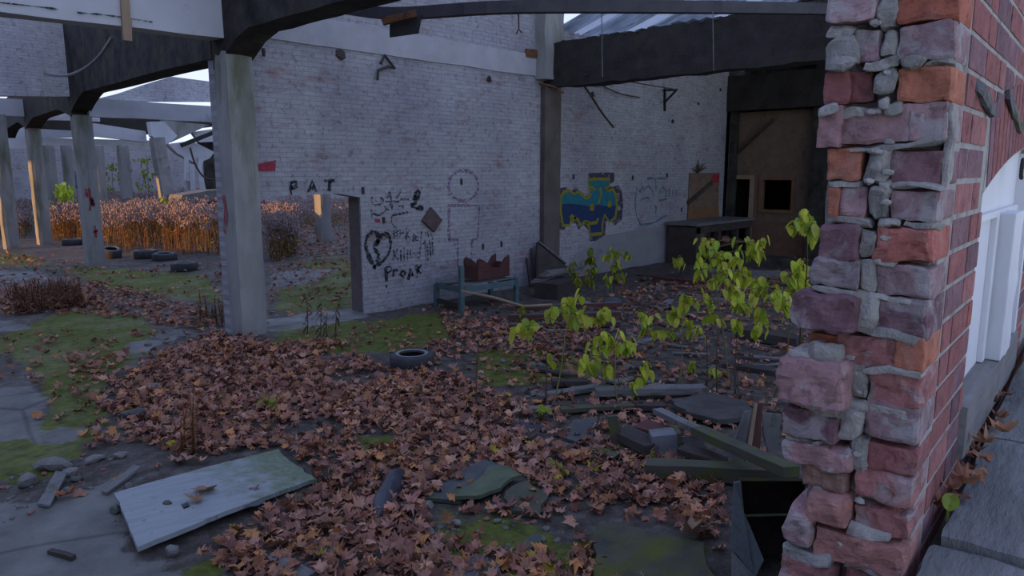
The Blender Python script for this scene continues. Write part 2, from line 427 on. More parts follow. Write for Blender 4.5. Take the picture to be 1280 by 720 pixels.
# earth below the floor so that nothing shows through at its edge
# ------------------------------------------------------------------ the long white brick wall (y = 10.5 .. 10.85)
YW = 10.5; TH = .34
X0 = 4.95; XD0 = WY(333, 395).x; XD1 = WY(455, 392).x; ZD = WY(400, 243).z; XP = WY(684, 200).x; X1 = WY(906, 200).x
b = MB()
def wallpiece(mb, x0, x1, z0, z1, y0=YW, y1=YW + TH): mb.box(((x0 + x1) / 2, (y0 + y1) / 2, (z0 + z1) / 2), (x1 - x0, y1 - y0, z1 - z0))
wallpiece(b, X0, XD0, -.2, ZD); wallpiece(b, XD1, X1, -.2, ZD)
wallpiece(b, X0, XP + .3, ZD, 7.2); wallpiece(b, XP + .3, X1, ZD, 5.55)
# low cambered head at the right of the opening
b.hexa([(XD1 - .42, YW, ZD), (XD1, YW, ZD), (XD1, YW, ZD - .07)], [(XD1 - .42, YW + TH, ZD), (XD1, YW + TH, ZD), (XD1, YW + TH, ZD - .07)])
wall_back = struct(b.build('wall_back', M['wall'], origin=(0, 0, 0)), 'long white-painted brick wall with graffiti')
# darker brown sheet on the right side of the opening
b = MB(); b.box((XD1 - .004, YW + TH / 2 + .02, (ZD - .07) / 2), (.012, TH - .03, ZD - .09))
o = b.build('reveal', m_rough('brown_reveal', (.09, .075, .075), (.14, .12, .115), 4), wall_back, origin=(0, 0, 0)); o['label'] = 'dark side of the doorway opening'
# limewashed ring beam flush in the wall
zb0 = WY(560, 80).z; zb1 = WY(560, 50).z
b = MB(); b.box(((X0 + .4 + XP) / 2, YW + .02, (zb0 + zb1) / 2), (XP - X0 - .4, .09, zb1 - zb0), sub=(40, 1, 3), amp=.012, freq=1.5)
b.build('ring_beam', M['band'], wall_back, origin=(0, 0, 0))
# grey rendered strip low on the further part
pl = [(756, 294), (800, 287), (848, 279), (848, 335), (700, 345), (720, 318)]
b = MB(); q_ = [WY(*p, YW - .02) for p in pl]; b.hexa(q_, [p + Vector((0, .03, 0)) for p in q_])
b.build('render_patch', M['plaster'], wall_back, origin=(0, 0, 0))
# brown pilaster and sooted strip beside it
XQ0, XQ1 = WY(675, 250).x, WY(695, 250).x
b = MB(); b.box(((XQ0 + XQ1) / 2, YW - .04, 2.1), (XQ1 - XQ0, .16, 4.4), sub=(2, 1, 14), amp=.01)
o = b.build('trim_1', M['dark_concrete'], None, origin=(0, 0, 0)); struct(o, 'dark pilaster on the brick wall under the deep beam')
mt = m_rough('stained_pilaster', (.075, .062, .055), (.13, .11, .10), 2, (.2, .19, .19), (.6, .75), .3, 18); o.data.materials[0] = mt
b = MB(); b.box((XP - .1, YW - .10, 5.35), (.62, .34, 1.9), sub=(4, 2, 6), amp=.03)
o = b.build('trim_2', M['concrete'], None, origin=(0, 0, 0)); struct(o, 'concrete pad above the beam end')

# ------------------------------------------------------------------ concrete frames
def col_mb(px, py, w, top, taper=.0, lean=(0, 0), base=None, seed=0):
    p = Vector(base) if base else G(px, py)
    b = MB()
    def warp(q):
        k = (q.z + top / 2) / top
        return Vector((q.x * (1 - taper * k) + lean[0] * k, q.y * (1 - taper * k) + lean[1] * k, q.z))
    b.box((p.x, p.y, top / 2 - .05), (w, w, top), None, sub=(4, 4, 26), rnd=.05, amp=.018, freq=2.2, seed=seed, warp=warp)
    return b, p
def column(px, py, w, top, label, mat='concrete', **kw):
    b, p = col_mb(px, py, w, top, **kw)
    o = b.build('concrete_column', M[mat], None, origin=(p.x, p.y, 0)); return o, p
C1 = Vector((5.13, 10.42, 0)); C2 = G(119, 332); C3 = G(56, 305)
def place_col(base, w, top, label, **kw):
    o, p = column(0, 0, w, top, label, base=base, **kw)
    tag(o, label, 'column', kind='structure'); return o
c1 = place_col(C1, .42, 4.25, 'thick stained concrete column at the near end of the white brick wall', taper=-.03, seed=2)
c2 = place_col(C2, .42, 3.95, 'concrete column with red scrawl standing beside the old tyres', seed=9)
c3 = place_col(C3, .42, 4.15, 'concrete column with one sunlit orange edge near the left end', seed=14)
# red and blue paint marks on the columns
def ribbon(mb, pts, w, nrm, jit=0.0, col=(1, 1, 1)):
    """flat paint stroke through world points lying on a face with normal nrm"""
    pts = [Vector(p) for p in pts]; nrm = Vector(nrm); n = len(pts); L = []; Rr = []
    for i in range(n):
        t = (pts[min(i + 1, n - 1)] - pts[max(i - 1, 0)]).normalized(); s = nrm.cross(t).normalized()
        ww = w * (.5 + (random.random() - .5) * jit)
        L.append(pts[i] + s * ww); Rr.append(pts[i] - s * ww)
    o = len(mb.v); vs = L + Rr
    mb.add(vs, [(i, i + 1, n + i + 1, n + i) for i in range(n - 1)], None, col)
def dens(pts, k=4):
    out = []; n = len(pts)
    for i in range(n - 1):
        p0 = Vector(pts[max(i - 1, 0)]); p1 = Vector(pts[i]); p2 = Vector(pts[i + 1]); p3 = Vector(pts[min(i + 2, n - 1)])
        for j in range(k):
            t = j / k
            out.append(.5 * ((2 * p1) + (p2 - p0) * t + (2 * p0 - 5 * p1 + 4 * p2 - p3) * t * t + (3 * p1 - p0 - 3 * p2 + p3) * t ** 3))
    out.append(Vector(pts[-1])); return out
def m_paint(name, c, rough=.7, cover=.40, scale=22):
    n = NT(name); v = n.attr('pc')
    col = n.mix(n.noise(v, 8, 5), tuple(x * .7 for x in c), tuple(min(1, x * 1.3) for x in c))
    m = n.fin(col, rough, None, .2)
    # worn paint: brick shows through where it has flaked
    tr = n.n('ShaderNodeBsdfTransparent'); mx = n.n('ShaderNodeMixShader')
    n.l(n.ramp(n.noise(v, scale, 6, .7), [(cover - .10, 0.0), (cover + .10, 1.0)]), mx.inputs[0])
    n.l(tr.outputs[0], mx.inputs[1]); n.l(n.b.outputs[0], mx.inputs[2]); n.l(mx.outputs[0], n.out.inputs['Surface'])
    return m
P = {'black': m_paint('black_spray', (.018, .022, .026), cover=.44), 'thin': m_paint('thin_black_spray', (.03, .035, .042), cover=.50), 'red': m_paint('red_spray', (.30, .03, .05), cover=.40),
     'purple': m_paint('purple_spray', (.17, .07, .20), cover=.53), 'blue': m_paint('blue_spray', (.05, .16, .24), cover=.48), 'yellow': m_paint('yellow_spray', (.20, .185, .02), cover=.30),
     'turq': m_paint('turquoise_spray', (.02, .14, .17), cover=.22), 'navy': m_paint('navy_spray', (.02, .04, .10), cover=.22), 'halo': m_paint('dark_halo_spray', (.05, .045, .07), cover=.44, scale=9)}
def graffiti(name, strokes, w, paint, parent, label, plane=None, nrm=(0, -1, 0), off=.006, jit=.5, k=4, smooth=True):
    b = MB()
    for st in strokes:
        pts = [plane(*p) for p in st]
        if smooth and len(pts) > 2: pts = dens(pts, k)
        elif len(pts) == 2: pts = [pts[0].lerp(pts[1], t / 6) for t in range(7)]
        ribbon(b, [p + Vector(nrm) * off for p in pts], w, nrm, jit)
    o = b.build(name, P[paint], parent); o['label'] = label; return o
pw = lambda x, y: WY(x, y, YW)
graffiti('graffiti_letters', [[(364, 244), (363, 228)], [(363, 228), (370, 227), (370, 233), (364, 235)],
                              [(385, 240), (390, 226), (395, 240)], [(387, 235), (394, 235)],
                              [(405, 226), (418, 226)], [(412, 226), (411, 239)]], .055, 'black', wall_back, 'black letters PAT above the doorway', pw, smooth=False)
graffiti('graffiti_heart', [[(469, 335), (463, 325), (458, 312), (457, 302), (461, 293), (467, 290), (472, 294), (472, 302), (467, 308), (470, 314), (474, 320)],
                            [(471, 304), (476, 295), (482, 293), (487, 297), (488, 308), (485, 318), (479, 326), (470, 332), (468, 336)], [(474, 321), (470, 327)]], .075, 'black', wall_back, 'black spray-painted heart outline', pw)
graffiti('graffiti_scrawl', [[(465, 246), (465, 254), (471, 257)], [(475, 247), (479, 250), (476, 255), (468, 256)], [(484, 248), (487, 240), (489, 251)], [(481, 252), (499, 252)], [(495, 248), (502, 238)],
                             [(480, 258), (485, 262), (489, 254), (490, 262)], [(500, 249), (511, 249)], [(498, 258), (504, 257), (503, 260)], [(464, 262), (465, 272), (466, 267), (474, 269), (482, 263)], [(489, 278), (490, 270), (496, 268), (511, 265)],
                             [(489, 278), (494, 284), (497, 290)]], .035, 'thin', wall_back, 'thin black scribbled words', pw)
graffiti('graffiti_flourish', [[(516, 250), (521, 239), (524, 240), (522, 248), (518, 244)], [(513, 256), (519, 254), (519, 248)], [(514, 256), (519, 260), (527, 263), (526, 258), (520, 261)]], .06, 'black', wall_back, 'black flourish at the end of the scribbled words', pw)
ks = [[(492, 288), (493, 299)], [(494, 290), (498, 293), (493, 297)], [(500, 288), (500, 297)], [(500, 292), (505, 290)], [(507, 285), (508, 301)], [(507, 293), (512, 288)], [(509, 294), (513, 300)],
      [(517, 292), (516, 301), (523, 300)], [(517, 299), (523, 297), (518, 295)], [(527, 289), (525, 306), (531, 303)], [(531, 293), (534, 289), (536, 297)], [(538, 291), (541, 300)],
      [(492, 312), (491, 326)], [(492, 319), (497, 311)], [(493, 319), (498, 325)], [(501, 313), (501, 326)], [(505, 309), (505, 326)], [(509, 311), (509, 325)], [(513, 312), (513, 323)], [(516, 317), (522, 316), (518, 321), (523, 322)],
      [(525, 308), (524, 325)], [(531, 300), (532, 327)], [(537, 300), (538, 322)], [(540, 301), (541, 318)], [(534, 304), (535, 326)]]
graffiti('graffiti_words', ks, .038, 'thin', wall_back, 'black dripping words beside the heart', pw, smooth=False)
graffiti('graffiti_word', [[(482, 334), (483, 352)], [(482, 334), (489, 333), (489, 338), (483, 342)], [(491, 346), (492, 338), (497, 337)], [(503, 338), (500, 343), (504, 346), (507, 341), (503, 338)],
                           [(510, 350), (513, 335), (516, 345)], [(511, 344), (516, 343)], [(520, 331), (522, 342)], [(522, 336), (527, 331)], [(522, 337), (526, 342)], [(482, 357), (484, 359)]], .055, 'black', wall_back, 'black word under the heart', pw, smooth=False)
ov = lambda cx, cy, rx, ry: [(cx + rx * math.cos(a / 20 * 2 * math.pi), cy + ry * math.sin(a / 20 * 2 * math.pi)) for a in range(21)]
graffiti('graffiti_figure', [ov(579, 232, 18.5, 19), [(560, 257), (599, 257)], [(561, 258), (561, 300)], [(599, 258), (597, 298)], [(560, 300), (573, 299)], [(572, 299), (572, 333)], [(597, 299), (590, 299)], [(590, 299), (589, 333)]], .06, 'purple', wall_back, 'purple outline of a blocky figure', pw)
graffiti('graffiti_face', [[(796, 235), (794, 250), (795, 268), (800, 280)], [(799, 281), (815, 279), (826, 273), (834, 269)], [(809, 223), (832, 223)], [(819, 223), (820, 236)], [(804, 238), (810, 233), (815, 238), (816, 243)], [(824, 242), (828, 234), (832, 239), (832, 247)],
                            [(801, 250), (808, 247), (812, 249)], [(823, 251), (829, 250), (834, 248)], [(819, 256), (820, 264), (818, 266)], [(799, 240), (804, 233)], [(836, 235), (837, 246)], [(841, 236), (841, 247)], [(845, 238), (845, 247)]], .05, 'blue', wall_back, 'pale blue drawn face', pw)
def patch(name, pts, paint, label, off=.006, plane=pw, nrm=(0, -1, 0), parent=None):
    b = MB(); w = [plane(*p) + Vector(nrm) * off for p in pts]; b.add(w, [tuple(range(len(w)))[::-1]])
    o = b.build(name, P[paint], parent or wall_back); o['label'] = label; return o
lm = lambda pts: [(690 + x / 7.2, 210 + y / 7.2) for x, y in pts]
OUT = lm([(75, 260), (105, 215), (160, 205), (200, 235), (235, 210), (275, 240), (300, 275), (330, 260), (350, 235), (330, 205), (395, 190), (330, 165), (325, 105), (420, 98), (515, 100), (515, 165), (470, 190), (500, 205), (545, 190), (570, 240), (580, 340), (570, 440), (515, 485), (470, 420), (450, 500), (448, 590), (340, 600), (330, 520), (290, 480), (255, 515), (235, 470), (175, 430), (155, 515), (95, 515), (75, 400)])
grow = lambda pts, k, c: [(c[0] + (x - c[0]) * k, c[1] + (y - c[1]) * k) for x, y in pts]
patch('graffiti_halo', grow(OUT, 1.24, (735.5, 258)), 'halo', 'dark sprayed halo around the bubble letters', .004)
top_ = [p for p in OUT]
patch('graffiti_fill', OUT, 'turq', 'turquoise upper fill of the bubble letters', .006)
low = lm([(78, 325), (160, 320), (260, 330), (330, 345), (420, 330), (500, 345), (578, 335), (570, 440), (515, 485), (470, 420), (450, 500), (448, 590), (340, 600), (330, 520), (290, 480), (255, 515), (235, 470), (175, 430), (155, 515), (95, 515), (75, 400)])
patch('graffiti_fill', low, 'navy', 'navy lower fill of the bubble letters', .008)
graffiti('graffiti_outline', [OUT + OUT[:1], lm(ov(358, 355, 14, 18)), lm(ov(515, 325, 12, 16)), lm([(300, 480), (345, 498), (400, 490), (412, 450)]), lm([(160, 430), (185, 480), (210, 440)]), lm([(430, 180), (440, 240), (415, 320)])], .075, 'yellow', wall_back, 'yellow outline of the bubble letters', pw, off=.010, k=2, jit=.25, smooth=False)
patch('graffiti_patch', [(316, 202), (322, 205), (345, 200), (344, 214), (316, 214)], 'red', 'red painted bar beside the near column')
graffiti('graffiti_mark', [[(319, 263), (324, 254), (331, 252)], [(321, 258), (327, 260)]], .05, 'red', wall_back, 'small red scrawl left of the doorway', pw)
patch('graffiti_patch', [(468, 273), (475, 274), (475, 278), (469, 278)], 'red', 'small red dab below the scribbled words')
def yplane(y): return lambda x, yy: WY(x, yy, y)
graffiti('graffiti_mark', [[(111, 235), (113, 252), (112, 263)], [(107, 236), (109, 246)], [(114, 246), (118, 256)], [(118, 282), (120, 297)], [(117, 290), (122, 288)]], .06, 'red', c2, 'red paint scrawl on the column', yplane(C2.y - .215), off=.012)
graffiti('graffiti_mark', [[(113, 247), (115, 257)], [(115, 247), (117, 258)], [(113, 253), (118, 253)]], .05, 'black', c2, 'dark paint scrawl on the column', yplane(C2.y - .215), off=.012)
graffiti('graffiti_mark', [[(279, 243), (282, 262), (281, 285), (283, 292)], [(281, 244), (285, 268), (283, 282)]], .03, 'red', c1, 'thin red drips on the near column', lambda x, y: WX(x, y, C1.x - .215), nrm=(-1, 0, 0), off=.015)

# beams -------------------------------------------------------------
def haunch_beam(name, x, y0, y1, zb, zt, w, mat, hl=1.6, hd=.35, seed=1, ends=(1, 1)):
    """beam along Y whose underside drops to a haunch at the columns"""
    n = 26; b = MB(); prof = []
    for i in range(n + 1):
        y = y0 + (y1 - y0) * i / n; d = 0
        if ends[0]: d = max(d, hd * max(0, 1 - (y - y0) / hl) ** 1.3)
        if ends[1]: d = max(d, hd * max(0, 1 - (y1 - y) / hl) ** 1.3)
        prof.append((y, zb - d + .03 * noise.noise(Vector((y * 1.9, seed, 0)))))
    vs = []; fs = []
    for (y, z) in prof:
        for (dx, zz) in ((-w / 2, z), (w / 2, z), (w / 2, zt), (-w / 2, zt)):
            vs.append((x + dx + .015 * noise.noise(Vector((y * 2, dx, zz + seed))), y, zz))
    for i in range(n):
        for k in range(4):
            k2 = (k + 1) % 4; fs.append((i * 4 + k, (i + 1) * 4 + k, (i + 1) * 4 + k2, i * 4 + k2))
    fs.append((0, 1, 2, 3)); fs.append((n * 4 + 3, n * 4 + 2, n * 4 + 1, n * 4))
    b.add(vs, fs); return b
o = haunch_beam('b', C1.x + .02, .9, C1.y + .2, 4.40, 5.6, .44, None, hl=1.1, hd=.46, ends=(0, 1)).build('roof_beam', M['dark_concrete'], origin=(0, 0, 0))
tag(o, 'blackened concrete beam running overhead from the near column', 'beam', kind='structure')
b = haunch_beam('b', 0, 0, 1, 4.10, 7.4, .44, None, hl=.16, hd=.42, seed=5, ends=(0, 1))
b.v = [(x, y, z + .30 * y) for x, y, z in b.v]
def shear(mb, a, c):                          # map beam drawn on x=0,y 0..1 between two plan points
    a = Vector(a); c = Vector(c); d = c - a; L = d.length; u = d / L; nrm = Vector((u.y, -u.x, 0))
    mb.v = [tuple(a + d * p[1] + nrm * p[0] + Vector((0, 0, p[2]))) for p in mb.v]; mb.pc = list(mb.v); return mb
o = shear(b, (C1.x, C1.y + .2, 0), (C2.x, C2.y, 0)).build('roof_beam', M['dark_concrete'], origin=(0, 0, 0)); tag(o, 'dark haunched beam joining the two nearer left columns', 'beam', kind='structure')
b = haunch_beam('b', 0, 0, 1, 4.15, 5.5, .44, None, hl=.25, hd=.3, seed=8)
o = shear(b, (C2.x, C2.y, 0), (C3.x, C3.y, 0)).build('roof_beam', M['dark_concrete'], origin=(0, 0, 0)); tag(o, 'dark haunched beam from the tyre column to the sunlit column', 'beam', kind='structure')
C4 = Vector((8.3, 38.0, 0))
b = haunch_beam('b', 0, 0, 1, 4.2, 5.3, .44, None, hl=.25, hd=.3, seed=3)
o = shear(b, (C3.x, C3.y, 0), C4).build('roof_beam', M['dark_concrete'], origin=(0, 0, 0)); tag(o, 'dark beam beyond the sunlit column', 'beam', kind='structure')

def abeam(x0, x1, y, z0, z1, label, th=.3, mat='white_concrete', name='edge_beam', dz=0.0, seed=1):
    b = MB(); L = x1 - x0
    b.box(((x0 + x1) / 2, y, (z0 + z1) / 2), (L, th, z1 - z0), None, sub=(max(2, int(L * 2)), 1, 4), amp=.02, freq=1.3, seed=seed, warp=(lambda p: Vector((p.x, p.y, p.z + dz * p.x / L))) if dz else None)
    o = b.build(name, M[mat], None, origin=(0, 0, 0)); tag(o, label, 'beam', kind='structure'); return o
zt1 = WY(100, 33, C1.y).z
fb = abeam(-4, C1.x - .2, C1.y, zt1, 5.75, 'whitewashed concrete beam across the top left corner', .34, seed=3, dz=.12)
# crack along it
graffiti('crack', [[(-5, 3), (40, 8), (72, 12)], [(95, 16), (130, 19), (165, 24), (190, 28)]], .018, 'black', fb, 'dark crack along the beam', yplane(C1.y - .17), off=.024, jit=.8)
z2b = WY(200, 150, C2.y).z; z2t = WY(200, 129, C2.y).z
abeam(C2.x + .15, 21, C2.y, z2b, z2t, 'long pale concrete tie beam behind the near column', .3, seed=6)
b = MB(); g = [(118, 127), (150, 119), (182, 108), (215, 98), (262, 104), (300, 112), (300, 129), (118, 129)]
q_ = [WY(x, y, C2.y + .1) for x, y in g]
for p in q_: p.z += .05
b.hexa(q_, [p + Vector((0, .25, 0)) for p in q_])
o = b.build('gable_panel', M['wall_light'], None, origin=(0, 0, 0)); tag(o, 'low white brick gable panel above the pale tie beam', 'wall', kind='structure')
z0 = WY(40, 121, C2.y).z
b = MB(); g = [(-60, 10), (110, 30), (112, 121), (-60, 119)]
q_ = [WY(x, y, C2.y) for x, y in g]; b.hexa(q_, [p + Vector((0, .3, 0)) for p in q_])
upp = b.build('wall_upper', M['wall_light'], None, origin=(0, 0, 0)); struct(upp, 'white brick infill wall hanging left of the tyre column')
z3b = WY(15, 145, C3.y).z; z3t = WY(15, 124, C3.y).z
abeam(2, C3.x - .1, C3.y, z3b, z3t, 'pale beam reaching left from the sunlit column', .3, seed=8)
b = MB(); g = [(62, 150), (70, 143), (95, 130), (125, 128), (125, 152)]
q_ = [WY(x, y, C3.y) for x, y in g]; b.hexa(q_, [p + Vector((0, .3, 0)) for p in q_])
o = b.build('gable_panel', M['wall_light'], None, origin=(0, 0, 0)); tag(o, 'sloping white panel between the two left columns', 'wall', kind='structure')
# further rows
YF = 40.0
b = MB(); g = [(8, 172), (14, 160), (40, 153), (95, 160), (118, 166), (118, 172)]
q_ = [WY(x, y, YF) for x, y in g]; b.hexa(q_, [p + Vector((0, .3, 0)) for p in q_])
o = b.build('gable_panel', M['white_concrete'], None, origin=(0, 0, 0)); tag(o, 'far low white gable seen between the left columns', 'wall', kind='structure')
abeam(WY(8, 180, YF).x, WY(190, 180, YF).x, YF - .3, WY(60, 187, YF).z, WY(60, 172.5, YF).z, 'far pale fascia beam below the low gable', .3, seed=12)
b = MB(); q_ = [WY(x, y, 34) for x, y in ((118, 154), (182, 164), (184, 178), (118, 170))]; b.hexa(q_, [p + Vector((0, .35, 0)) for p in q_])
o = b.build('fallen_beam', M['white_concrete'], None, origin='base'); tag(o, 'pale sagging beam sloping down behind the tyre column', 'beam', kind='structure')
# far end wall
YE = 48.0
b = MB(); b.box((17, YE + .2, 2.0), (40, .35, 4.3)); wall_end = struct(b.build('wall_end', M['wall_far'], None, origin=(0, 0, 0)), 'far grey end wall beyond the columns')
pe = yplane(YE)
graffiti('graffiti_tag', [[(80, 218), (84, 226), (82, 234), (88, 236)], [(86, 216), (90, 224), (87, 232)], [(92, 219), (97, 219), (95, 228), (100, 234)], [(90, 232), (99, 236)]], .28, 'blue', wall_end, 'blue graffiti on the far end wall', pe, off=.03)
for (px, w_, yb, lab) in ((66, .4, 36.0, 'thin far column left of the yellow bush'), (88, .4, 37.5, 'thin far column in front of the blue graffiti'), (158, .4, 34.0, 'thin far column under the sagging pale beam'), (127, .35, 31.0, 'thin column partly hidden behind the tyre column')):
    p = WY(px, 240, yb); o = place_col((p.x, p.y, 0), w_, WY(px, 180, yb).z, lab, seed=px)
p = WY(12, 285, 27.5); place_col((p.x, p.y, 0), .42, 4.3, 'rust-patched column at the left edge', seed=31)
# doorway sunlit column and the column right of it
p = G(405, 301); place_col((p.x, p.y, 0), .44, 4.2, 'sunlit orange column seen through the doorway', seed=41)
# leaning broken column
p = G(213, 268); p = WY(214, 262, 31.0); q2 = WY(196, 172, 31.0)
b = MB(); b.bar((p.x, p.y, -.1), (q2.x, q2.y, q2.z), .46, .46, up=(0, 1, 0), sub=(20, 3, 3), amp=.02, freq=2)
o = b.build('concrete_column', M['concrete'], None, origin='base'); tag(o, 'leaning concrete column knocked out of plumb', 'column', kind='structure')

b = MB(); q_ = [WY(x, y, 38.5) for x, y in ((40, 143), (190, 143), (270, 146), (270, 158), (190, 168), (40, 160))]; b.hexa(q_, [p + Vector((0, .4, 0)) for p in q_]); o = b.build('roof_edge', M['dark_timber'], None, origin=(0, 0, 0)); tag(o, 'dark roof edge over the far left bays', 'roof', kind='structure')
# ------------------------------------------------------------------ collapsed roof behind the leaning column
YR = 33.0; py_ = yplane(YR)
def slab(pts, y, th, label, mat='white_concrete', tilt=0.0, name='collapsed_slab'):
    b = MB(); q_ = [WY(px, py, y + tilt * i) for i, (px, py) in enumerate(pts)]
    b.hexa(q_, [p + Vector((.05, th, 0)) for p in q_]); o = b.build(name, M[mat], None, origin='base'); return tag(o, label, 'rubble')
slab([(187, 152), (205, 152), (222, 170), (208, 182), (190, 170)], 32.2, .5, 'tilted pale slab over the leaning column')
slab([(210, 180), (240, 176), (268, 190), (262, 198), (246, 205), (222, 192)], 31.5, .5, 'large fallen roof slab hanging over the void')
slab([(205, 150), (232, 153), (262, 156), (240, 166), (214, 178), (206, 165)], 33.2, .6, 'grey crumpled roof slab under the tie beam', 'concrete')
slab([(240, 165), (275, 160), (290, 166), (285, 176), (250, 178)], 33.5, .4, 'white roof panel broken off beside the near column')
slab([(246, 176), (290, 176), (290, 190), (262, 188)], 34.2, .4, 'dark rafter piece beneath the white roof panel', 'dark_concrete')
for i, (pts, lab) in enumerate((([(230, 196), (236, 198), (236, 226), (230, 224)], 'thin white strip hanging left in the collapsed bay'), ([(237, 205), (243, 206), (244, 240), (238, 240)], 'white strip hanging in the middle of the collapsed bay'), ([(248, 196), (257, 192), (252, 210), (258, 240), (251, 240), (247, 214)], 'long bent white strip hanging right in the collapsed bay'), ([(232, 226), (240, 226), (242, 243), (234, 243)], 'short grey stub standing under the white strips'))):
    slab(pts, 31.2 + .1 * i, .12, lab, 'white_concrete', 0, 'hanging_strip')
slab([(255, 188), (290, 186), (290, 242), (258, 240)], 36, .3, 'dark panel standing in for the shade of a hole behind the rubble', 'dark_concrete', 0, 'hole_shade_panel')  # solid dark sheet, its colour stands in for the shade inside a hole
slab([(228, 244), (262, 238), (290, 237), (290, 250), (226, 252)], 29.2, 1.5, 'low pale rubble heap below the hanging strips', 'rock', 0, 'rubble_heap')
b = MB(); b.tube(dens([py_(x, y) - Vector((0, 2.2, 0)) for x, y in ((211, 186), (217, 205), (226, 219), (238, 224), (250, 221), (258, 210), (260, 196))], 5), .04, 6)
tag(b.build('sagging_cable', M['stem'], None, origin='base'), 'dark cable looped under the collapsed roof', 'cable')
b = MB(); b.bar(py_(205, 183) - Vector((0, 1.8, 0)), py_(268, 158) - Vector((0, 1.8, 0)), .16, .16)
tag(b.build('roof_rafter', M['dark_timber'], None, origin='base'), 'dark rafter lying across the collapsed slabs', 'rafter')
# ------------------------------------------------------------------ broken brick wall in the right foreground
PC = Vector((1.565, .354, 0)); PA = R(3.25)
PU = Vector((math.cos(PA), math.sin(PA), 0)); PV = Vector((-math.sin(PA), math.cos(PA), 0))
def p_end(px, py, s=0.0):                    # (y-local, z) on the end face plane s
    d = ray(px, py); k = (PC.dot(PU) + s - CAM.dot(PU)) / d.dot(PU); p = CAM + d * k
    return (p - PC).dot(PV), p.z
def p_face(px, py, yl=0.0):                  # (s, z) on a plane parallel to the street face
    d = ray(px, py); k = (PC.dot(PV) + yl - CAM.dot(PV)) / d.dot(PV); p = CAM + d * k
    return (p - PC).dot(PU), p.z
def pw_face(px, py, yl=0.0):
    s, z = p_face(px, py, yl); return PC + PU * s + PV * yl + Vector((0, 0, z))
T = {'pw': (.36, .25, .25), 'ro': (.34, .115, .075), 'or': (.35, .135, .085), 'dr': (.235, .095, .09), 'pg': (.30, .19, .19), 'gp': (.245, .165, .17), 'dp': (.19, .105, .115),
     'pl': (.15, .085, .095), 'gy': (.22, .185, .19), 'pk': (.29, .17, .17), 'br': (.35, .125, .10), 'bn': (.20, .12, .095), 'sa': (.32, .155, .13), 'rp': (.28, .125, .115), 'fr': (.30, .105, .085)}
SM = {'pw': .9, 'pg': .9, 'gp': .8, 'gy': .8, 'pk': .8, 'pl': .6, 'dp': .35, 'rp': .6}
bk = MB(); smear = []
mo = MB()
def brick(px0, py0, px1, py1, key, pro=0.0, dep=.17, amp=.010, sub=(6, 11, 8), tilt=0.0, rnd=.008):
    (ya, za) = p_end(px0, (py0 + py1) / 2, -pro); (yb, zb) = p_end(px1, (py0 + py1) / 2, -pro)
    _, zt = p_end((px0 + px1) / 2, py0, -pro); _, zl = p_end((px0 + px1) / 2, py1, -pro)
    n0 = len(bk.v)
    rot = Matrix.Rotation(tilt, 3, 'X') if tilt else None
    flush = yb < .012
    y1_ = 0.0 if px1 > 1120 else max(yb, 0.0)
    bk.box((-pro + dep / 2, (ya + y1_) / 2, (zt + zl) / 2), (dep, ya - y1_, zt - zl), rot, T[key], sub, rnd=rnd, amp=amp, freq=21, seed=px0 * .37, front=.09)
    smear.extend([SM.get(key, .15)] * (len(bk.v) - n0))
BR = [
 (1032, -52, 1094, -14, 'rp'), (1122, -50, 1208, -30, 'gp'), (1032, -10, 1094, 27, 'pw', .012), (1122, -25, 1206, 26, 'ro'),
 (1064, 36, 1101, 80, 'gp'), (1122, 28, 1197, 76, 'gp'),
 (1028, 89, 1063, 130, 'dr'), (1062, 89, 1092, 129, 'dr', -.012), (1121, 83, 1187, 128, 'or'),
 (1021, 132, 1053, 184, 'pk', .008), (1049, 132, 1132, 179, 'pg'), (1134, 138, 1186, 178, 'pg'),
 (1033, 184, 1078, 226, 'or'), (1112, 187, 1181, 232, 'dp', -.006),
 (1033, 234, 1050, 272, 'or', .004), (1048, 234, 1083, 273, 'pg'), (1112, 237, 1177, 277, 'gp'),
 (1022, 281, 1073, 326, 'pl', .018), (1092, 284, 1168, 328, 'br', .008),
 (1013, 323, 1073, 361, 'gy', .02), (1095, 331, 1163, 372, 'gp'),
 (988, 368, 1068, 416, 'pl', .055), (1092, 371, 1155, 424, 'pl'),
 (1013, 417, 1052, 434, 'ro'), (1042, 418, 1119, 463, 'rp'), (1116, 420, 1153, 466, 'or', .003),
 (969, 449, 1056, 514, 'pk', .065), (1082, 463, 1152, 510, 'rp'),
 (975, 513, 1046, 553, 'pl', .04), (1079, 504, 1142, 552, 'gp'),
 (976, 556, 1062, 588, 'pk', .03), (1080, 556, 1135, 591, 'dr', -.012),
 (998, 582, 1058, 616, 'bn', .012), (1068, 592, 1133, 629, 'rp'),
 (1005, 618, 1060, 660, 'sa', .03), (979, 637, 1014, 685, 'pk', .03), (1066, 635, 1134, 667, 'rp', -.004),
 (1014, 673, 1131, 713, 'sa', .015), (972, 703, 1041, 745, 'rp', .03), (1053, 706, 1125, 748, 'dr', .004), (974, 750, 1060, 800, 'pk', .03), (1062, 752, 1125, 800, 'rp')]
for r_ in BR:
    a_ = dict(zip(('px0', 'py0', 'px1', 'py1', 'key', 'pro'), r_))
    rough = r_[4] in ('br', 'sa', 'gy', 'rp') or (r_[0] < 1010)
    brick(**a_, amp=.0095 if rough else .0055, tilt=random.uniform(-.03, .03) if r_[0] < 1060 else 0.0, rnd=.014 if r_[0] < 1010 else .007)
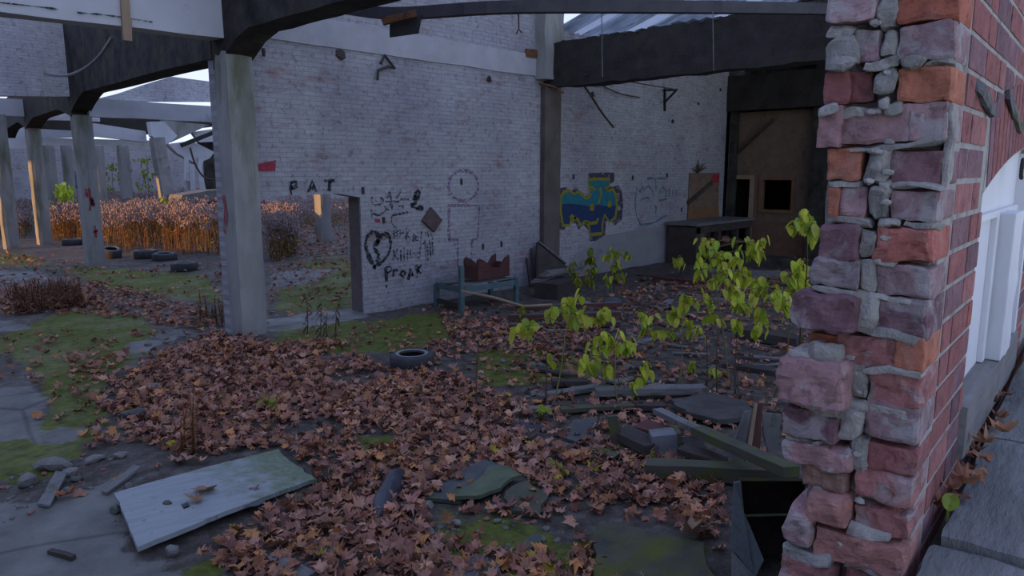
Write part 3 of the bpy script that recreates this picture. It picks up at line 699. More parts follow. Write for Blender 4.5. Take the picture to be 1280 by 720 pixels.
# ends of further bricks inside, and courses that carry on down to the shop floor
for k in range(26):
    z = 1.52 - k * .075
    if z < -.1: break
    off = .05 if k % 2 else 0
    for (y0, y1, key) in ((.132, .25, random.choice(['pk', 'rp', 'pl'])), (.0, .10, random.choice(['rp', 'dr', 'gp']))):
        n0 = len(bk.v); bk.box((.09 - random.uniform(0, .02), (y0 + y1) / 2, z), (.18, y1 - y0, .064), None, T[key], (3, 3, 3), rnd=.006, amp=.008, freq=17, seed=k + y0)
        smear.extend([SM.get(key, .15)] * (len(bk.v) - n0))
# street face: running bond up to the window jamb, courses go on above the arch
S_J = .575; ZC0 = 2.772
ARC_C = (1.70, -2.12); ARC_R = 4.70; zS = 1.89
def facebrick(s0, s1, z0, z1, key):
    n0 = len(bk.v); bk.box(((s0 + s1) / 2, .05 + random.uniform(-.0015, .0015), (z0 + z1) / 2), (s1 - s0, .10, z1 - z0), None, T[key], (2, 2, 2), rnd=.003)
    smear.extend([.05] * (len(bk.v) - n0))
keys = ['dr', 'rp', 'dr', 'dp', 'dr', 'rp', 'dr', 'pl', 'fr']
for k in range(-5, 38):
    zt = ZC0 - .075 * k; zb = zt - .065
    if zb < .0: break
    s = .17; kk = 0 if k % 2 else 1
    if True:
        facebrick(.012 if k % 2 else .012, s, zb, zt, random.choice(keys)) if k > 14 else None
    lim = S_J if 1.76 < zt < 2.50 else 2.6
    s += .01
    while s < lim - .03:
        L = .102 if (kk + k) % 3 == 0 else .215
        e = min(s + L, lim)
        mid = ((s + e) / 2, (zb + zt) / 2)
        rr = math.hypot(mid[0] - ARC_C[0], mid[1] - ARC_C[1])
        inside = zb > 2.38 and mid[0] > .52 and rr < ARC_R + .190
        if not inside:
            facebrick(s, e, zb, zt, random.choice(keys))
        s = e + .01; kk += 1
# arch voussoirs
for i in range(28):
    a = math.pi / 2 + math.asin((1.70 - S_J - .045) / (ARC_R + .1)) - i * .075 / ARC_R; u = Vector((math.cos(a), 0, math.sin(a))); Mr = Matrix.Rotation(math.pi / 2 - a, 3, 'Y')
    c = Vector((ARC_C[0], .051, ARC_C[1])) + u * (ARC_R + .108)
    n0 = len(bk.v); bk.box(c, (.065, .104, .208), Mr, T[random.choice(['dr', 'rp', 'dr', 'dp'])], (2, 2, 2), rnd=.003); smear.extend([.05] * (len(bk.v) - n0))
# far jamb of the window
for k in range(-2, 14):
    zt = ZC0 - .075 * (k + 3); facebrick(1.80, 2.0 if k % 2 else 1.92, zt - .065, zt, random.choice(keys)) if False else None
wr = bk.build('wall_right', M['pier'], None, origin=(0, 0, 0)); struct(wr, 'broken red brick wall end in the right foreground')
wr.location = PC; wr.rotation_euler.z = PA
at = wr.data.attributes.new('smear', 'FLOAT', 'POINT'); at.data.foreach_set('value', np.array(smear, np.float32))
# right jamb bricks beyond the window
bj = MB()
for k in range(0, 20):
    zt = ZC0 - .075 * (k - 2) ; s0 = 1.75
    bj.box((s0 + .15, .05, zt - .033), (.30, .10, .064), None, T[random.choice(keys)], (2, 2, 2), rnd=.003)
o = bj.build('jamb_bricks', M['pier'], None, origin=(0, 0, 0)); o.parent = wr
at = o.data.attributes.new('smear', 'FLOAT', 'POINT'); at.data.foreach_set('value', np.zeros(len(o.data.vertices), np.float32))
# mortar: the bed between bricks, plus lumps
def mbox(s0, s1, y0, y1, z0, z1, sub=(1, 1, 1), amp=0.0, rnd=0.0): mo.box(((s0 + s1) / 2, (y0 + y1) / 2, (z0 + z1) / 2), (s1 - s0, y1 - y0, z1 - z0), None, (1, 1, 1), sub, rnd=rnd, amp=amp, freq=20, seed=s0 + z0, front=0)
zA = 2.46
mbox(.042, S_J - .03, .016, .215, -.05, 3.3, (6, 8, 90), .010)
mbox(.05, S_J - .004, .003, .03, -.05, 3.3)
mbox(S_J - .02, 2.7, .0025, .215, -.05, zS - .15)
mbox(1.75, 2.7, .003, .215, zS - .2, 2.6)
# spandrel over the arch
n = 24; vs = []; fs = []
for i in range(n + 1):
    s = S_J - .004 + (2.7 - S_J) * i / n; d2 = ARC_R ** 2 - (s - ARC_C[0]) ** 2
    zl = ARC_C[1] + math.sqrt(d2)
    for y in (.0025, .21): vs += [(s, y, zl), (s, y, 3.3)]
for i in range(n):
    a_ = i * 4; c_ = a_ + 4
    fs += [(a_, c_, c_ + 1, a_ + 1), (a_ + 2, a_ + 3, c_ + 3, c_ + 2), (a_, a_ + 2, c_ + 2, c_)]
mo.add(vs, fs)
def lump(px0, py0, px1, py1, pro=.006, dep=.05, amp=.012, sub=(4, 5, 5)):
    (ya, _) = p_end(px0, (py0 + py1) / 2, -pro); (yb, _) = p_end(px1, (py0 + py1) / 2, -pro); yb = max(yb, 0)
    _, zt = p_end((px0 + px1) / 2, py0, -pro); _, zl = p_end((px0 + px1) / 2, py1, -pro)
    h = min(ya - yb, zt - zl)
    mo.box((-pro + dep / 2, (ya + yb) / 2, (zt + zl) / 2), (dep, ya - yb, zt - zl), Matrix.Rotation(random.uniform(-.12, .12), 3, 'X'), (1, 1, 1) if random.random() < .6 else (.8, .8, .8), sub, rnd=h * .30, amp=amp, freq=16, seed=px0 * .9 + py0)
for L in [(1096, -50, 1121, -12), (1096, -10, 1121, 36), (1029, 44, 1072, 88, .02), (1031, 33, 1065, 50, .01), (1101, 36, 1121, 74), (1122, 68, 1154, 85, .014), (1156, 73, 1190, 82, .004), (1078, 72, 1119, 86, .012),
          (1091, 83, 1117, 118, .012), (1094, 118, 1110, 134, .012), (1103, 126, 1124, 143, .016), (1134, 128, 1186, 139, -.004), (1020, 132, 1044, 145, .02), (1056, 178, 1184, 186, .004), (1048, 134, 1080, 150, .01),
          (1080, 186, 1109, 230, .012), (1034, 226, 1076, 235, .004), (1094, 225, 1112, 238, .014), (1113, 229, 1178, 238, .004), (1083, 236, 1110, 276, .014), (1033, 272, 1088, 284, .008), (1096, 274, 1124, 284, .01), (1128, 276, 1172, 284, .004),
          (1074, 284, 1091, 325, .008), (1073, 327, 1094, 363, .008), (1015, 358, 1072, 370, .022), (1095, 370, 1161, 379, .004), (1066, 366, 1092, 417, .012), (1086, 415, 1155, 427, .006), (1090, 326, 1122, 333, .006),
          (1060, 462, 1152, 470, .004), (1012, 431, 1052, 458, .05), (985, 440, 1046, 456, .05), (1057, 458, 1081, 500, .01), (1052, 498, 1082, 514, .012), (1000, 510, 1058, 522, .03), (1047, 513, 1075, 551, .03), (1082, 508, 1142, 518, .002), (978, 545, 1030, 560, .028),
          (1062, 548, 1082, 590, .0), (1012, 608, 1056, 622, .006), (1056, 656, 1110, 674, .004), (975, 687, 1036, 709, .026), (1052, 708, 1122, 722, .008)]:
    lump(*L)
for i in range(30):
    py = random.uniform(20, 700); px = random.uniform(1086, 1114) if py < 420 else random.uniform(1050, 1082)
    y, z = p_end(px, py)
    if y > 0.01: mo.rock((random.uniform(-.012, .004), y, z), (.009, .013, .008), i, 1, .4)
mt_ = mo.build('mortar', M['mortar'], None, origin=(0, 0, 0)); mt_.parent = wr; mt_['label'] = 'crumbling pale lime mortar'
# mortar smear over the street-face joint near the corner
s0, z0 = p_face(1188, 133); s1, z1 = p_face(1204, 208)
b = MB(); b.box(((.004 + .075) / 2, -.002, (2.62 + 2.47) / 2), (.06, .012, .155), None, sub=(4, 2, 10), rnd=.004, amp=.006, freq=20)
o = b.build('mortar_patch', M['mortar'], None, origin=(0, 0, 0)); o.parent = wr
for (a_, c_) in (((1217, 113), (1238, 134)), ((1253, 130), (1276, 152))):
    sa, za = p_face(*a_); sb, zb_ = p_face(*c_)
    b = MB(); b.box(((sa + sb) / 2, -.004, (za + zb_) / 2), (abs(sb - sa) * .9, .016, .030), Matrix.Rotation(.18, 3, 'Y'), sub=(6, 2, 3), rnd=.006, amp=.010, freq=30, seed=sa)
    o = b.build('sealant_lump', M['slate'], None, origin=(0, 0, 0)); o.parent = wr; o['label'] = 'grey lump stuck on the brick face'
# ------------------------------------------------------------------ boarded window
def local(o): o.parent = wn; return o
wn = bpy.data.objects.new('window_1', None); COL.objects.link(wn); wn.location = PC; wn.rotation_euler.z = PA; struct(wn, 'white boarded window with timber sill in the red brick wall')
b = MB(); YB = .04
n = 20; vs = []; fs = []
for i in range(n + 1):
    s = S_J - .03 + (1.78 - S_J) * i / n; d2 = (ARC_R + .03) ** 2 - (s - ARC_C[0]) ** 2; zl = ARC_C[1] + math.sqrt(max(d2, 0))
    for y in (YB, YB + .03): vs += [(s, y, zS - .01), (s, y, zl)]
for i in range(n):
    a_ = i * 4; c_ = a_ + 4; fs += [(a_, c_, c_ + 1, a_ + 1), (a_ + 2, a_ + 3, c_ + 3, c_ + 2)]
b.add(vs, fs); local(b.build('board', M['white_board'], None, origin=(0, 0, 0)))
zr = p_face(1255, 262, YB)[1]
b = MB(); b.box((1.17, YB - .006, zr), (1.17, .018, .02)); local(b.build('rail', M['white_board'], None, origin=(0, 0, 0)))
b = MB(); sp0 = 1.16; sp1 = 1.40
b.box(((sp0 + sp1) / 2, YB - .03, (zS + zr) / 2), (sp1 - sp0, .06, zr - zS), None, sub=(4, 2, 12), amp=.004, freq=12)
b.box((sp0 - .035, YB - .008, (zS + zr) / 2), (.045, .02, zr - zS))
local(b.build('post', M['white_board'], None, origin=(0, 0, 0), bevel=.004))
b = MB(); b.box((1.715, .02, (zS + 2.56) / 2), (.06, .05, 2.56 - zS)); local(b.build('frame', M['white_board'], None, origin=(0, 0, 0)))
b = MB(); b.box((1.165, .018, zS - .075), (1.19, .07, .15), None, sub=(16, 3, 2), rnd=.006, amp=.004, freq=9)
local(b.build('sill', M['sill'], None, origin=(0, 0, 0)))
b = MB(); pt = []; c0 = pw_face(1277, 211, -.01)
for i in range(14):
    a = i / 13 * 5.2; pt.append(((c0 - PC).dot(PU) + .022 * math.cos(a), -.012, c0.z + .03 * math.sin(a)))
b.tube(pt, .006, 6); o = b.build('hook', M['black_metal'], None, origin=(0, 0, 0)); local(o); o['label'] = 'black iron hook on the window board'
# ------------------------------------------------------------------ pavement
def zs(s): return 1.705 + .035 * s
def flag(name, s0, s1, y0, y1, lab, seed, dz=0):
    b = MB(); b.box(((s0 + s1) / 2, (y0 + y1) / 2, zs((s0 + s1) / 2) - .05 + dz), (s1 - s0, y0 - y1, .10), Matrix.Rotation(-.035, 3, 'Y'), sub=(22, 22, 2), rnd=.012, amp=.007, freq=7, seed=seed)
    o = b.build(name, M['flag'], None, origin=(0, 0, 0)); o.location = PC; o.rotation_euler.z = PA
    tag(o, lab, 'paving', kind='structure')
flag('pavement', -.30, .15, -.022, -1.2, 'nearest grey flagstone beside the brick corner', 3, -.015)
flag('pavement', .155, .85, -.035, -1.2, 'middle grey flagstone below the window sill', 8, .0)
flag('pavement', .855, 2.6, -.03, -1.2, 'ridged grey flagstone furthest along the wall', 15, .0)
b = MB(); b.box((1.1, -.6, .8), (2.9, 1.22, 1.62)); o = b.build('foundation', M['rock'], None, origin=(0, 0, 0)); o.location = PC; o.rotation_euler.z = PA; struct(o, 'earth bank under the pavement'); o['kind'] = 'structure'
# ------------------------------------------------------------------ deep beam and roofed bay on the right
XB = 12.35
zb_, zt_ = WX(860, 92, XB - .2).z, WX(870, 27, XB - .2).z
b = MB()
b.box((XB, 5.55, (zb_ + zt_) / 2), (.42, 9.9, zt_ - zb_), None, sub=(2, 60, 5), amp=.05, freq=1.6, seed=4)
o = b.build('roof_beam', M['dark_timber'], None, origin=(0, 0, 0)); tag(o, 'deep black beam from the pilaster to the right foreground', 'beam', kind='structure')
b = MB()
for i in range(34):                          # mossy ragged felt along the top of the beam
    y = 1 + i * .275; b.rock((XB - .05, y, zt_ + .0), (.22, .20, .05 + .05 * random.random()), i, 1, .6)
o = b.build('felt_edge', m_rough('mossy_felt', (.025, .03, .03), (.06, .07, .06), 3, (.07, .10, .02), (.56, .66)), o, origin=(0, 0, 0)); o['label'] = 'ragged mossy felt along the top edge'
# roof over the right bay: corrugated sheets rising towards the viewer, some of them clear
YR0, YR1 = 10.4, .8; ZR0 = 5.50; SL = math.tan(R(17))
def corr(x0, x1, mat, name, lab, y0=YR0, y1=YR1, z0=ZR0):
    b = MB(); n = int((x1 - x0) / .05); vs = []; fs = []
    for i in range(n + 1):
        x = x0 + (x1 - x0) * i / n; dz = .025 * math.cos(i * math.pi / 1.5)
        for (y, z) in ((y0, z0), (y1, z0 + (y0 - y1) * SL)): vs += [(x, y, z + dz), (x, y, z + dz + .006)]
    for i in range(n):
        a = i * 4; c = a + 4
        fs += [(a, c, c + 2, a + 2), (a + 1, a + 3, c + 3, c + 1)]
    b.add(vs, fs); o = b.build(name, mat, None, origin=(0, 0, 0), smooth=True); tag(o, lab, 'roof', kind='structure'); return o
def m_clear():
    n = NT('clear_roof_sheet'); t = n.n('ShaderNodeBsdfTranslucent'); t.inputs[0].default_value = (.92, .94, .95, 1); d = n.n('ShaderNodeBsdfDiffuse'); d.inputs[0].default_value = (.6, .62, .64, 1)
    mx = n.n('ShaderNodeMixShader'); mx.inputs[0].default_value = .35; n.l(t.outputs[0], mx.inputs[1]); n.l(d.outputs[0], mx.inputs[2]); n.l(mx.outputs[0], n.out.inputs['Surface']); return n.m
def m_half(c):
    n = NT('grimy_roof_sheet'); t = n.n('ShaderNodeBsdfTranslucent'); d = n.n('ShaderNodeBsdfDiffuse')
    col = n.mix(1.0, c, n.ramp(n.noise(n.scale(n.attr('pc'), (3, .6, 1)), 2.0, 6, .7), [(.3, .6), (.7, 1.3)]), 'MULTIPLY')
    n.l(col, t.inputs[0]); n.l(col, d.inputs[0])
    mx = n.n('ShaderNodeMixShader'); mx.inputs[0].default_value = .3; n.l(t.outputs[0], mx.inputs[1]); n.l(d.outputs[0], mx.inputs[2]); n.l(mx.outputs[0], n.out.inputs['Surface']); return n.m
M['clear'] = m_clear(); M['grime'] = m_half((.54, .58, .62)); M['opaque'] = m_rough('dark_roof_sheet', (.03, .03, .03), (.06, .06, .06), 2)
xs = [XB + .1, 13.0, 13.35, 14.3, 14.75, 16.0, 16.5, 17.6]
for i in range(len(xs) - 1):
    c = i % 2 == 1
    corr(xs[i], xs[i + 1], M['clear'] if c else M['grime'], 'roof_sheet', ['grimy roof sheet next to the deep beam', 'first clear roof strip past the deep beam', 'grimy roof sheet between the first two clear strips', 'second clear roof strip past the deep beam', 'wide grimy roof sheet before the last clear strip', 'last clear roof strip past the deep beam', 'grimy roof sheet after the last clear strip'][i], y1=3.0)
corr(17.6, 31, M['opaque'], 'roof_sheet', 'dark roof sheeting over the boarded end of the right bay')
corr(XB + .1, 17.6, M['opaque'], 'roof_sheet', 'dark roof sheeting near the broken brick wall', y0=3.0, z0=ZR0 + (YR0 - 3.0) * SL)
# ------------------------------------------------------------------ boarded partition at the end of the right bay
XQ = 21.0; pq = lambda x, y: WX(x, y, XQ)
yl, yr = 10.62, pq(1046, 200).y
zt = pq(940, 140).z
d0, d1 = pq(915, 250).y, pq(937, 250).y; dzt = pq(925, 224).z
w0, w1 = pq(953, 250).y, pq(989, 250).y; wz0, wz1 = pq(970, 262).z, pq(970, 225).z
b = MB()
def pp(ya, yb, za, zb2, mb=None): (mb or b).box((XQ + .06, (ya + yb) / 2, (za + zb2) / 2), (.12, abs(ya - yb), zb2 - za))
pp(yl, d0, -.1, zt); pp(d0, d1, dzt, zt); pp(d1, w0, -.1, zt); pp(w0, w1, wz1, zt); pp(w0, w1, 1.0, wz0); pp(w1, yr, 1.0, zt)
wp = struct(b.build('wall_partition', M['ply'], None, origin=(0, 0, 0)), 'brown boarded partition with a dark doorway and window')
b = MB(); pp(d1, yr, -.1, 1.0); b.v = [(x - .006, y, z) for x, y, z in b.v]
o = b.build('brick_base', M['wall_y'], wp, origin=(0, 0, 0)); o.data.materials[0] = m_rough('brown_base', (.13, .075, .05), (.19, .11, .075), 4)
def frame(y0, y1, z0, z1, t, parent, lab=None):
    b = MB(); x = XQ - .02
    b.box((x, y0 + (t / 2 if y0 > y1 else -t / 2), (z0 + z1) / 2), (.06, t, z1 - z0)); b.box((x, y1 + (-t / 2 if y0 > y1 else t / 2), (z0 + z1) / 2), (.06, t, z1 - z0)); b.box((x, (y0 + y1) / 2, z1 + t / 2), (.06, abs(y0 - y1) + 2 * t, t))
    return b
dn = bpy.data.objects.new('door_1', None); COL.objects.link(dn); struct(dn, 'dark open doorway in the boarded partition')
frame(d0, d1, 0, dzt, .12, dn).build('frame', M['batten'], dn, origin=(0, 0, 0))
w2 = bpy.data.objects.new('window_2', None); COL.objects.link(w2); struct(w2, 'square dark window hole in the boarded partition')
fb_ = frame(w0, w1, wz0, wz1, .10, w2); fb_.box((XQ - .02, (w0 + w1) / 2, wz0 - .05), (.06, abs(w0 - w1) + .2, .10)); fb_.build('frame', M['ply_orange'], w2, origin=(0, 0, 0))
b = MB(); a_, c_ = pq(917, 197), pq(968, 150); b.bar(a_ - Vector((.08, 0, 0)), c_ - Vector((.08, 0, 0)), .05, .13, up=(1, 0, 0))
o = b.build('brace', M['dark_wood'], wp, origin=(0, 0, 0)); o['label'] = 'diagonal dark brace on the boards'
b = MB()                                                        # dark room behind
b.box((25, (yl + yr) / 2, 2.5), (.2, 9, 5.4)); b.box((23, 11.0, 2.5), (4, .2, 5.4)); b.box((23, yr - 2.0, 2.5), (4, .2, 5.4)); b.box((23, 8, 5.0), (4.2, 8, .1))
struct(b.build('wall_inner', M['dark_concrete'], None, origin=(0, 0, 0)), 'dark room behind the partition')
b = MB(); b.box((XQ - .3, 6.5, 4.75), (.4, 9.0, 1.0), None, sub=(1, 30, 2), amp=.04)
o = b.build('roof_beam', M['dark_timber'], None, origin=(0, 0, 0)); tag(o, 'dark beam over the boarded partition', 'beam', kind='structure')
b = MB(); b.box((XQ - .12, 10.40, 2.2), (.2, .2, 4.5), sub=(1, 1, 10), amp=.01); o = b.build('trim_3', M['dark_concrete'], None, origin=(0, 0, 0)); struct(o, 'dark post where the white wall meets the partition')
# light blocker added beyond the pier, so that the bay stays dark
b = MB(); b.box((20.8, yr / 2 + .1, 3.6), (.3, yr + 1.0, 7.4)); o = b.build('light_blocker_side', M['dark_concrete'], None, origin=(0, 0, 0)); struct(o, 'dark wall added to keep light out of the roofed bay')
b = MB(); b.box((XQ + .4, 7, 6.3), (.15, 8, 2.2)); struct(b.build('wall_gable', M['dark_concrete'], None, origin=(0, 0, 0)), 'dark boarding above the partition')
# things on the wall ------------------------------------------------
def wplate(name, pts, th, mat, label, cat, y=YW, bev=.0):
    b = MB(); q_ = [WY(*p, y) for p in pts]; b.hexa([p + Vector((0, -th - .004, 0)) for p in q_][::-1], [p + Vector((0, -.004, 0)) for p in q_][::-1]); o = b.build(name, M[mat], None, origin='base')
    return tag(o, label, cat)
wplate('diamond_plate', [(526, 276), (537, 259), (551, 275), (541, 290)], .05, 'rust', 'rusty diamond-shaped plate fixed to the white brick wall', 'plate').data.materials[0] = m_rough('brown_grey_plate', (.07, .05, .05), (.12, .09, .085), 6)
t = thing('wall_board', WY(878, 275, YW), 'brown plywood board on the white wall with a diagonal strip', 'board')
b = MB(); q_ = [WY(*p, YW) for p in ((861, 216), (898, 216), (897, 273), (859, 273))]; b.hexa([p + Vector((0, -.03, 0)) for p in q_][::-1], [p for p in q_][::-1]); b.build('board', M['ply'], t)
b = MB(); b.bar(WY(860, 254, YW - .05), WY(890, 228, YW - .05), .12, .04, up=(0, 1, 0)); o = b.build('strip', M['dark_wood'], t); o['label'] = 'dark diagonal strip'
patch('paint_spot', [(888, 219), (898, 217), (898, 228), (890, 229)], 'red', 'red paint spot', .036, lambda x, y: WY(x, y, YW), parent=t)
b = MB(); q_ = [WY(*p, YW) for p in ((859, 258), (897, 258), (897, 275), (858, 275))]; b.hexa([p + Vector((0, -.045, 0)) for p in q_][::-1], [p + Vector((0, -.031, 0)) for p in q_][::-1]); b.build('lower_panel', M['ply_orange'], t)
# dead plant sprouting from the wall top of the board
b = MB(); base = WY(872, 216, YW - .05)
for i in range(16):
    a = R(-75 + 150 * i / 15 + random.uniform(-8, 8)); L = random.uniform(.25, .42); e = base + Vector((math.sin(a) * L, -.12 * random.random(), math.cos(a) * L * .95)); b.tube([base, base.lerp(e, .5) + Vector((0, -.03, .02)), e], [.012, .012, .006], 4)
tag(b.build('dead_sprout', M['stem'], None, origin='base'), 'spiky dark sprout growing on top of the plywood board', 'plant')
# bracket lamp arm and wires
b = MB(); y = YW - .35
p1, p2, p3 = WY(831, 113, YW - .03), WY(846, 112, YW - .9), WY(831, 128, YW - .03)
b.bar(p1, p2, .05, .05); b.bar(p3, p2, .04, .04); b.bar(p1 + Vector((0, 0, .05)), WY(831, 139, YW - .03), .06, .04, up=(0, 1, 0))
t = b.build('wall_bracket', M['black_metal'], None, origin='base'); tag(t, 'small black angle bracket high on the white wall', 'bracket')
b = MB(); b.tube([p2, WY(726, 92, YW - 1.2)], .014, 5); tag(b.build('wire', M['stem'], None, origin='base'), 'thin wire stretched from the bracket to the beam end', 'wire')
b = MB(); b.tube(dens([WY(x, y_, YW - .02) for x, y_ in ((726, 102), (738, 118), (752, 140), (767, 159))]), .022, 5); tag(b.build('loose_conduit', M['stem'], None, origin='base'), 'bent dark conduit slanting down the wall below the beam', 'pipe')
b = MB(); b.tube(dens([WY(x, y_, YW - .09) for x, y_ in ((728, 99), (750, 106), (775, 117), (800, 122))]), .016, 5); tag(b.build('wire', M['stem'], None, origin='base'), 'slack wire hanging below the deep beam', 'wire')
b = MB(); b.tube(dens([WX(x, y_, XB - .5) for x, y_ in ((674, 105), (690, 108), (704, 116))]), .025, 5); tag(b.build('iron_strap', M['rust'], None, origin='base'), 'reddish strap bent out beside the pilaster', 'strap')
def blob(name, cx, cy, r, mat, label, cat, y=YW, n=3, sy=1):
    n = 1; r *= 1.5
    b = MB()
    for i in range(n): p = WY(cx + random.uniform(-r, r), cy + random.uniform(-r, r) * sy, y - .02); b.rock(p, (r * .013, .035, r * .014 * sy), i + cx, 1, .5)
    return tag(b.build(name, M[mat], None, origin='base'), label, cat)
blob('wall_socket', 420, 76, 6, 'dark_wood', 'broken brown fixing left of the bent iron rod', 'fixing', n=1)
blob('wall_socket', 612, 97, 4, 'dark_concrete', 'dark broken fixing near the top right of the white wall', 'fixing', n=1)
blob('wall_socket', 738, 116, 4, 'black_metal', 'black box at the top of the bent conduit', 'fixing')
blob('wall_socket', 844, 147, 3.4, 'black_metal', 'dark fixing below the angle bracket', 'fixing')
blob('wall_socket', 871, 132, 2.6, 'black_metal', 'small dark fixing right of the angle bracket', 'fixing')
blob('wall_socket', 901, 108, 2.6, 'black_metal', 'dark fixing at the right end of the white wall', 'fixing', n=2)
for (cx, cy, lab) in ((791, 222, 'slot hole above the pale blue face, left one'), (834, 219, 'slot hole above the pale blue face, right one'), (852, 262, 'dark peg beside the plywood board'), (717, 221, 'dark peg above the bubble letters'), (480, 275, 'dark peg beside the red dab'), (577, 227, 'brown peg inside the purple head'), (454, 238, 'brown peg right of the doorway head'), (604, 308, 'dark peg right of the purple figure'), (627, 305, 'dark hole above the red crate'), (330, 65, 'dark peg high beside the near column')):
    b = MB(); p = WY(cx, cy, YW - .015); b.box(p, (.05, .04, .12), None, sub=(2, 2, 2), rnd=.012, amp=.01); tag(b.build('wall_peg', M['dark_wood'], None, origin='base'), lab, 'peg')
b = MB(); q0 = [WY(x, y_, YW - .05) for x, y_ in ((472, 100), (473, 88), (486, 83))]; b.tube(q0 + [WY(494, 86, YW - .05), WY(481, 69, YW - .05), WY(476, 80, YW - .05)], .024, 6)
tag(b.build('bent_rod', M['dark_wood'], None, origin='base'), 'bent rusty rod shaped like a letter high on the wall', 'rod')
wplate('wall_sign', [(656, 61), (671, 63), (671, 73), (656, 71)], .04, 'rust', 'small orange plate beside the beam pad', 'plate', YW)
# purlin overhead with hanging plate
p1 = WY(425, 31, 9.6); pm = WX(640, 9, 8.9); p2 = WX(1045, 10, XB - .23)
pA = D(428, 10, 10.6); pB = D(497, 17, 10.2); pC = D(640, 9, 9.6); pD = D(860, 9, 9.9); pE = WX(1060, 12, XB - .23)
pA.y = min(pA.y, YW - .1)
b = MB(); pts = dens([pA, pB, pC, pD, pE], 6)
for i in range(len(pts) - 1): b.bar(pts[i], pts[i + 1] + (pts[i + 1] - pts[i]).normalized() * .01, .13, .155)
tag(b.build('roof_purlin', M['grey_metal'], None, origin='base'), 'long slightly bowed grey purlin crossing overhead', 'purlin', kind='structure').data.materials[0] = m_rough('grey_purlin', (.055, .052, .058), (.085, .08, .085), 3)
t = thing('hanging_vent', D(505, 44, 9.9), 'black plate with a rusty lip hanging under the overhead purlin', 'vent')
b = MB(); q_ = [D(x, y_, 9.86) for x, y_ in ((487, 24), (527, 19), (523, 41), (487, 46))]; b.hexa(q_[::-1], [p + FW * .06 for p in q_][::-1]); b.build('plate', M['black_metal'], t)
b = MB(); b.bar(D(478, 27, 9.8), D(520, 17, 9.8), .10, .09); o = b.build('lip', M['rust'], t); o['label'] = 'rusty brown lip'
# batten and cable at top left
b = MB(); b.bar(WY(154, -30, C1.y - .20), WY(159, 51, C1.y - .20), .10, .05, up=(0, 1, 0)); b.bar(WY(160.5, 23, C1.y - .195), WY(161.5, 51, C1.y - .195), .06, .05, up=(0, 1, 0))
tag(b.build('batten', M['batten'], None, origin='base'), 'brown batten hanging down over the top left beam', 'batten')
b = MB(); a_ = WY(56, 92, C2.y - .2); c_ = WY(141, 46, C1.y + .25)
b.tube(dens([a_, D(66, 94, 15.5), D(85, 94, 14), D(105, 86, 12.8), D(124, 70, 11.6), c_], 5), .028, 6); tag(b.build('hanging_cable', M['grey_metal'], None, origin='base'), 'grey cable sagging from the infill wall to the beam', 'cable')
b = MB(); b.tube([D(648, 9, 9.6), D(648.5, 36, 9.7)], .010, 5); b.tube([D(645.5, 42, 9.7), D(648.5, 36, 9.7), D(652, 41, 9.7)], .012, 5)
tag(b.build('wire_hook', M['stem'], None, origin='base'), 'wire hook dangling from the purlin before the brick wall', 'hook')
for px in (752, 891):
    b = MB(); b.tube([D(px, 14, 9.8), D(px + 1, 96 if px < 800 else 88, 9.8)], .006, 4); tag(b.build('hanging_wire', M['grey_metal'], None, origin='base'), 'thin wire hanging in front of the deep beam, ' + ('nearer the pilaster' if px < 800 else 'nearer the broken wall'), 'wire')
# ------------------------------------------------------------------ tyres
def tyre(px, py, d, h, label, tilt=0.0, mat='rubber', group=None, sink=.02):
    p = Gg(px, py); R0 = d / 2; Ri = R0 * .60
    prof = [(Ri, .10), (Ri * 1.02, .03), (R0 * .80, 0.0), (R0 * .93, .03), (R0, .14), (R0 * 1.01, .5), (R0, .86), (R0 * .93, .97), (R0 * .80, 1.0), (R0 * .74, .985), (R0 * .72, 1.0), (Ri * 1.06, .985), (Ri, .90), (Ri * .97, .86), (Ri * 1.02, .80), (R0 * .86, .72), (R0 * .90, .5), (R0 * .86, .28), (Ri * 1.02, .18)]
    n = 56; m = len(prof)
    t = thing('tyre', (p.x, p.y, p.z), label, 'tyre', group)
    b = MB(); vs = []; fs = []
    T = Matrix.Rotation(tilt, 3, 'X')
    for i in range(n):
        a = 2 * math.pi * i / n
        for j, (r, z) in enumerate(prof):
            rr = r * (1 - (.018 if (4 <= j <= 6 and i % 2) else 0))
            vs.append(p + T @ Vector((rr * math.cos(a), rr * math.sin(a), z * h - sink)))
    for i in range(n):
        for j in range(m):
            i2 = (i + 1) % n; j2 = (j + 1) % m; fs.append((i * m + j, i2 * m + j, i2 * m + j2, i * m + j2))
    b.add(vs, fs); b.build('carcass', M[mat], t, smooth=True)
    b = MB(); vs = []; fs = []
    for i in range(n):
        a = 2 * math.pi * i / n
        for (r, z) in ((R0 * .76, 1.008), (R0 * .68, 1.03), (R0 * .60, .985)): vs.append(p + T @ Vector((r * math.cos(a), r * math.sin(a), z * h - sink)))
    for i in range(n):
        i2 = (i + 1) % n
        for j in range(2): fs.append((i * 3 + j, i2 * 3 + j, i2 * 3 + j + 1, i * 3 + j + 1))
    b.add(vs, fs); o = b.build('bead', M['grey_metal'], t, smooth=True); o.data.materials[0] = M['tyre_bead']; o['label'] = 'paler grey rim bead'
    return t
M['tyre_bead'] = m_rough('dusty_bead', (.15, .155, .16), (.22, .225, .23), 6)
tyre(515, 457, .56, .19, 'old tyre lying flat among brown leaves before the white wall')
tyre(182, 322, .70, .24, 'left one of the three tyres by the dry weeds, lying flat'); tyre(206, 325, .66, .22, 'middle one of the three tyres by the dry weeds', .04); tyre(231, 338, .64, .22, 'tyre lying nearest the thick column, rightmost by the weeds', -.03)
tyre(139, 322, .55, .30, 'half hidden tyre lying against the foot of the tyre column', .25)
tyre(92, 306, .7, .22, 'worn tyre lying between the two left columns')
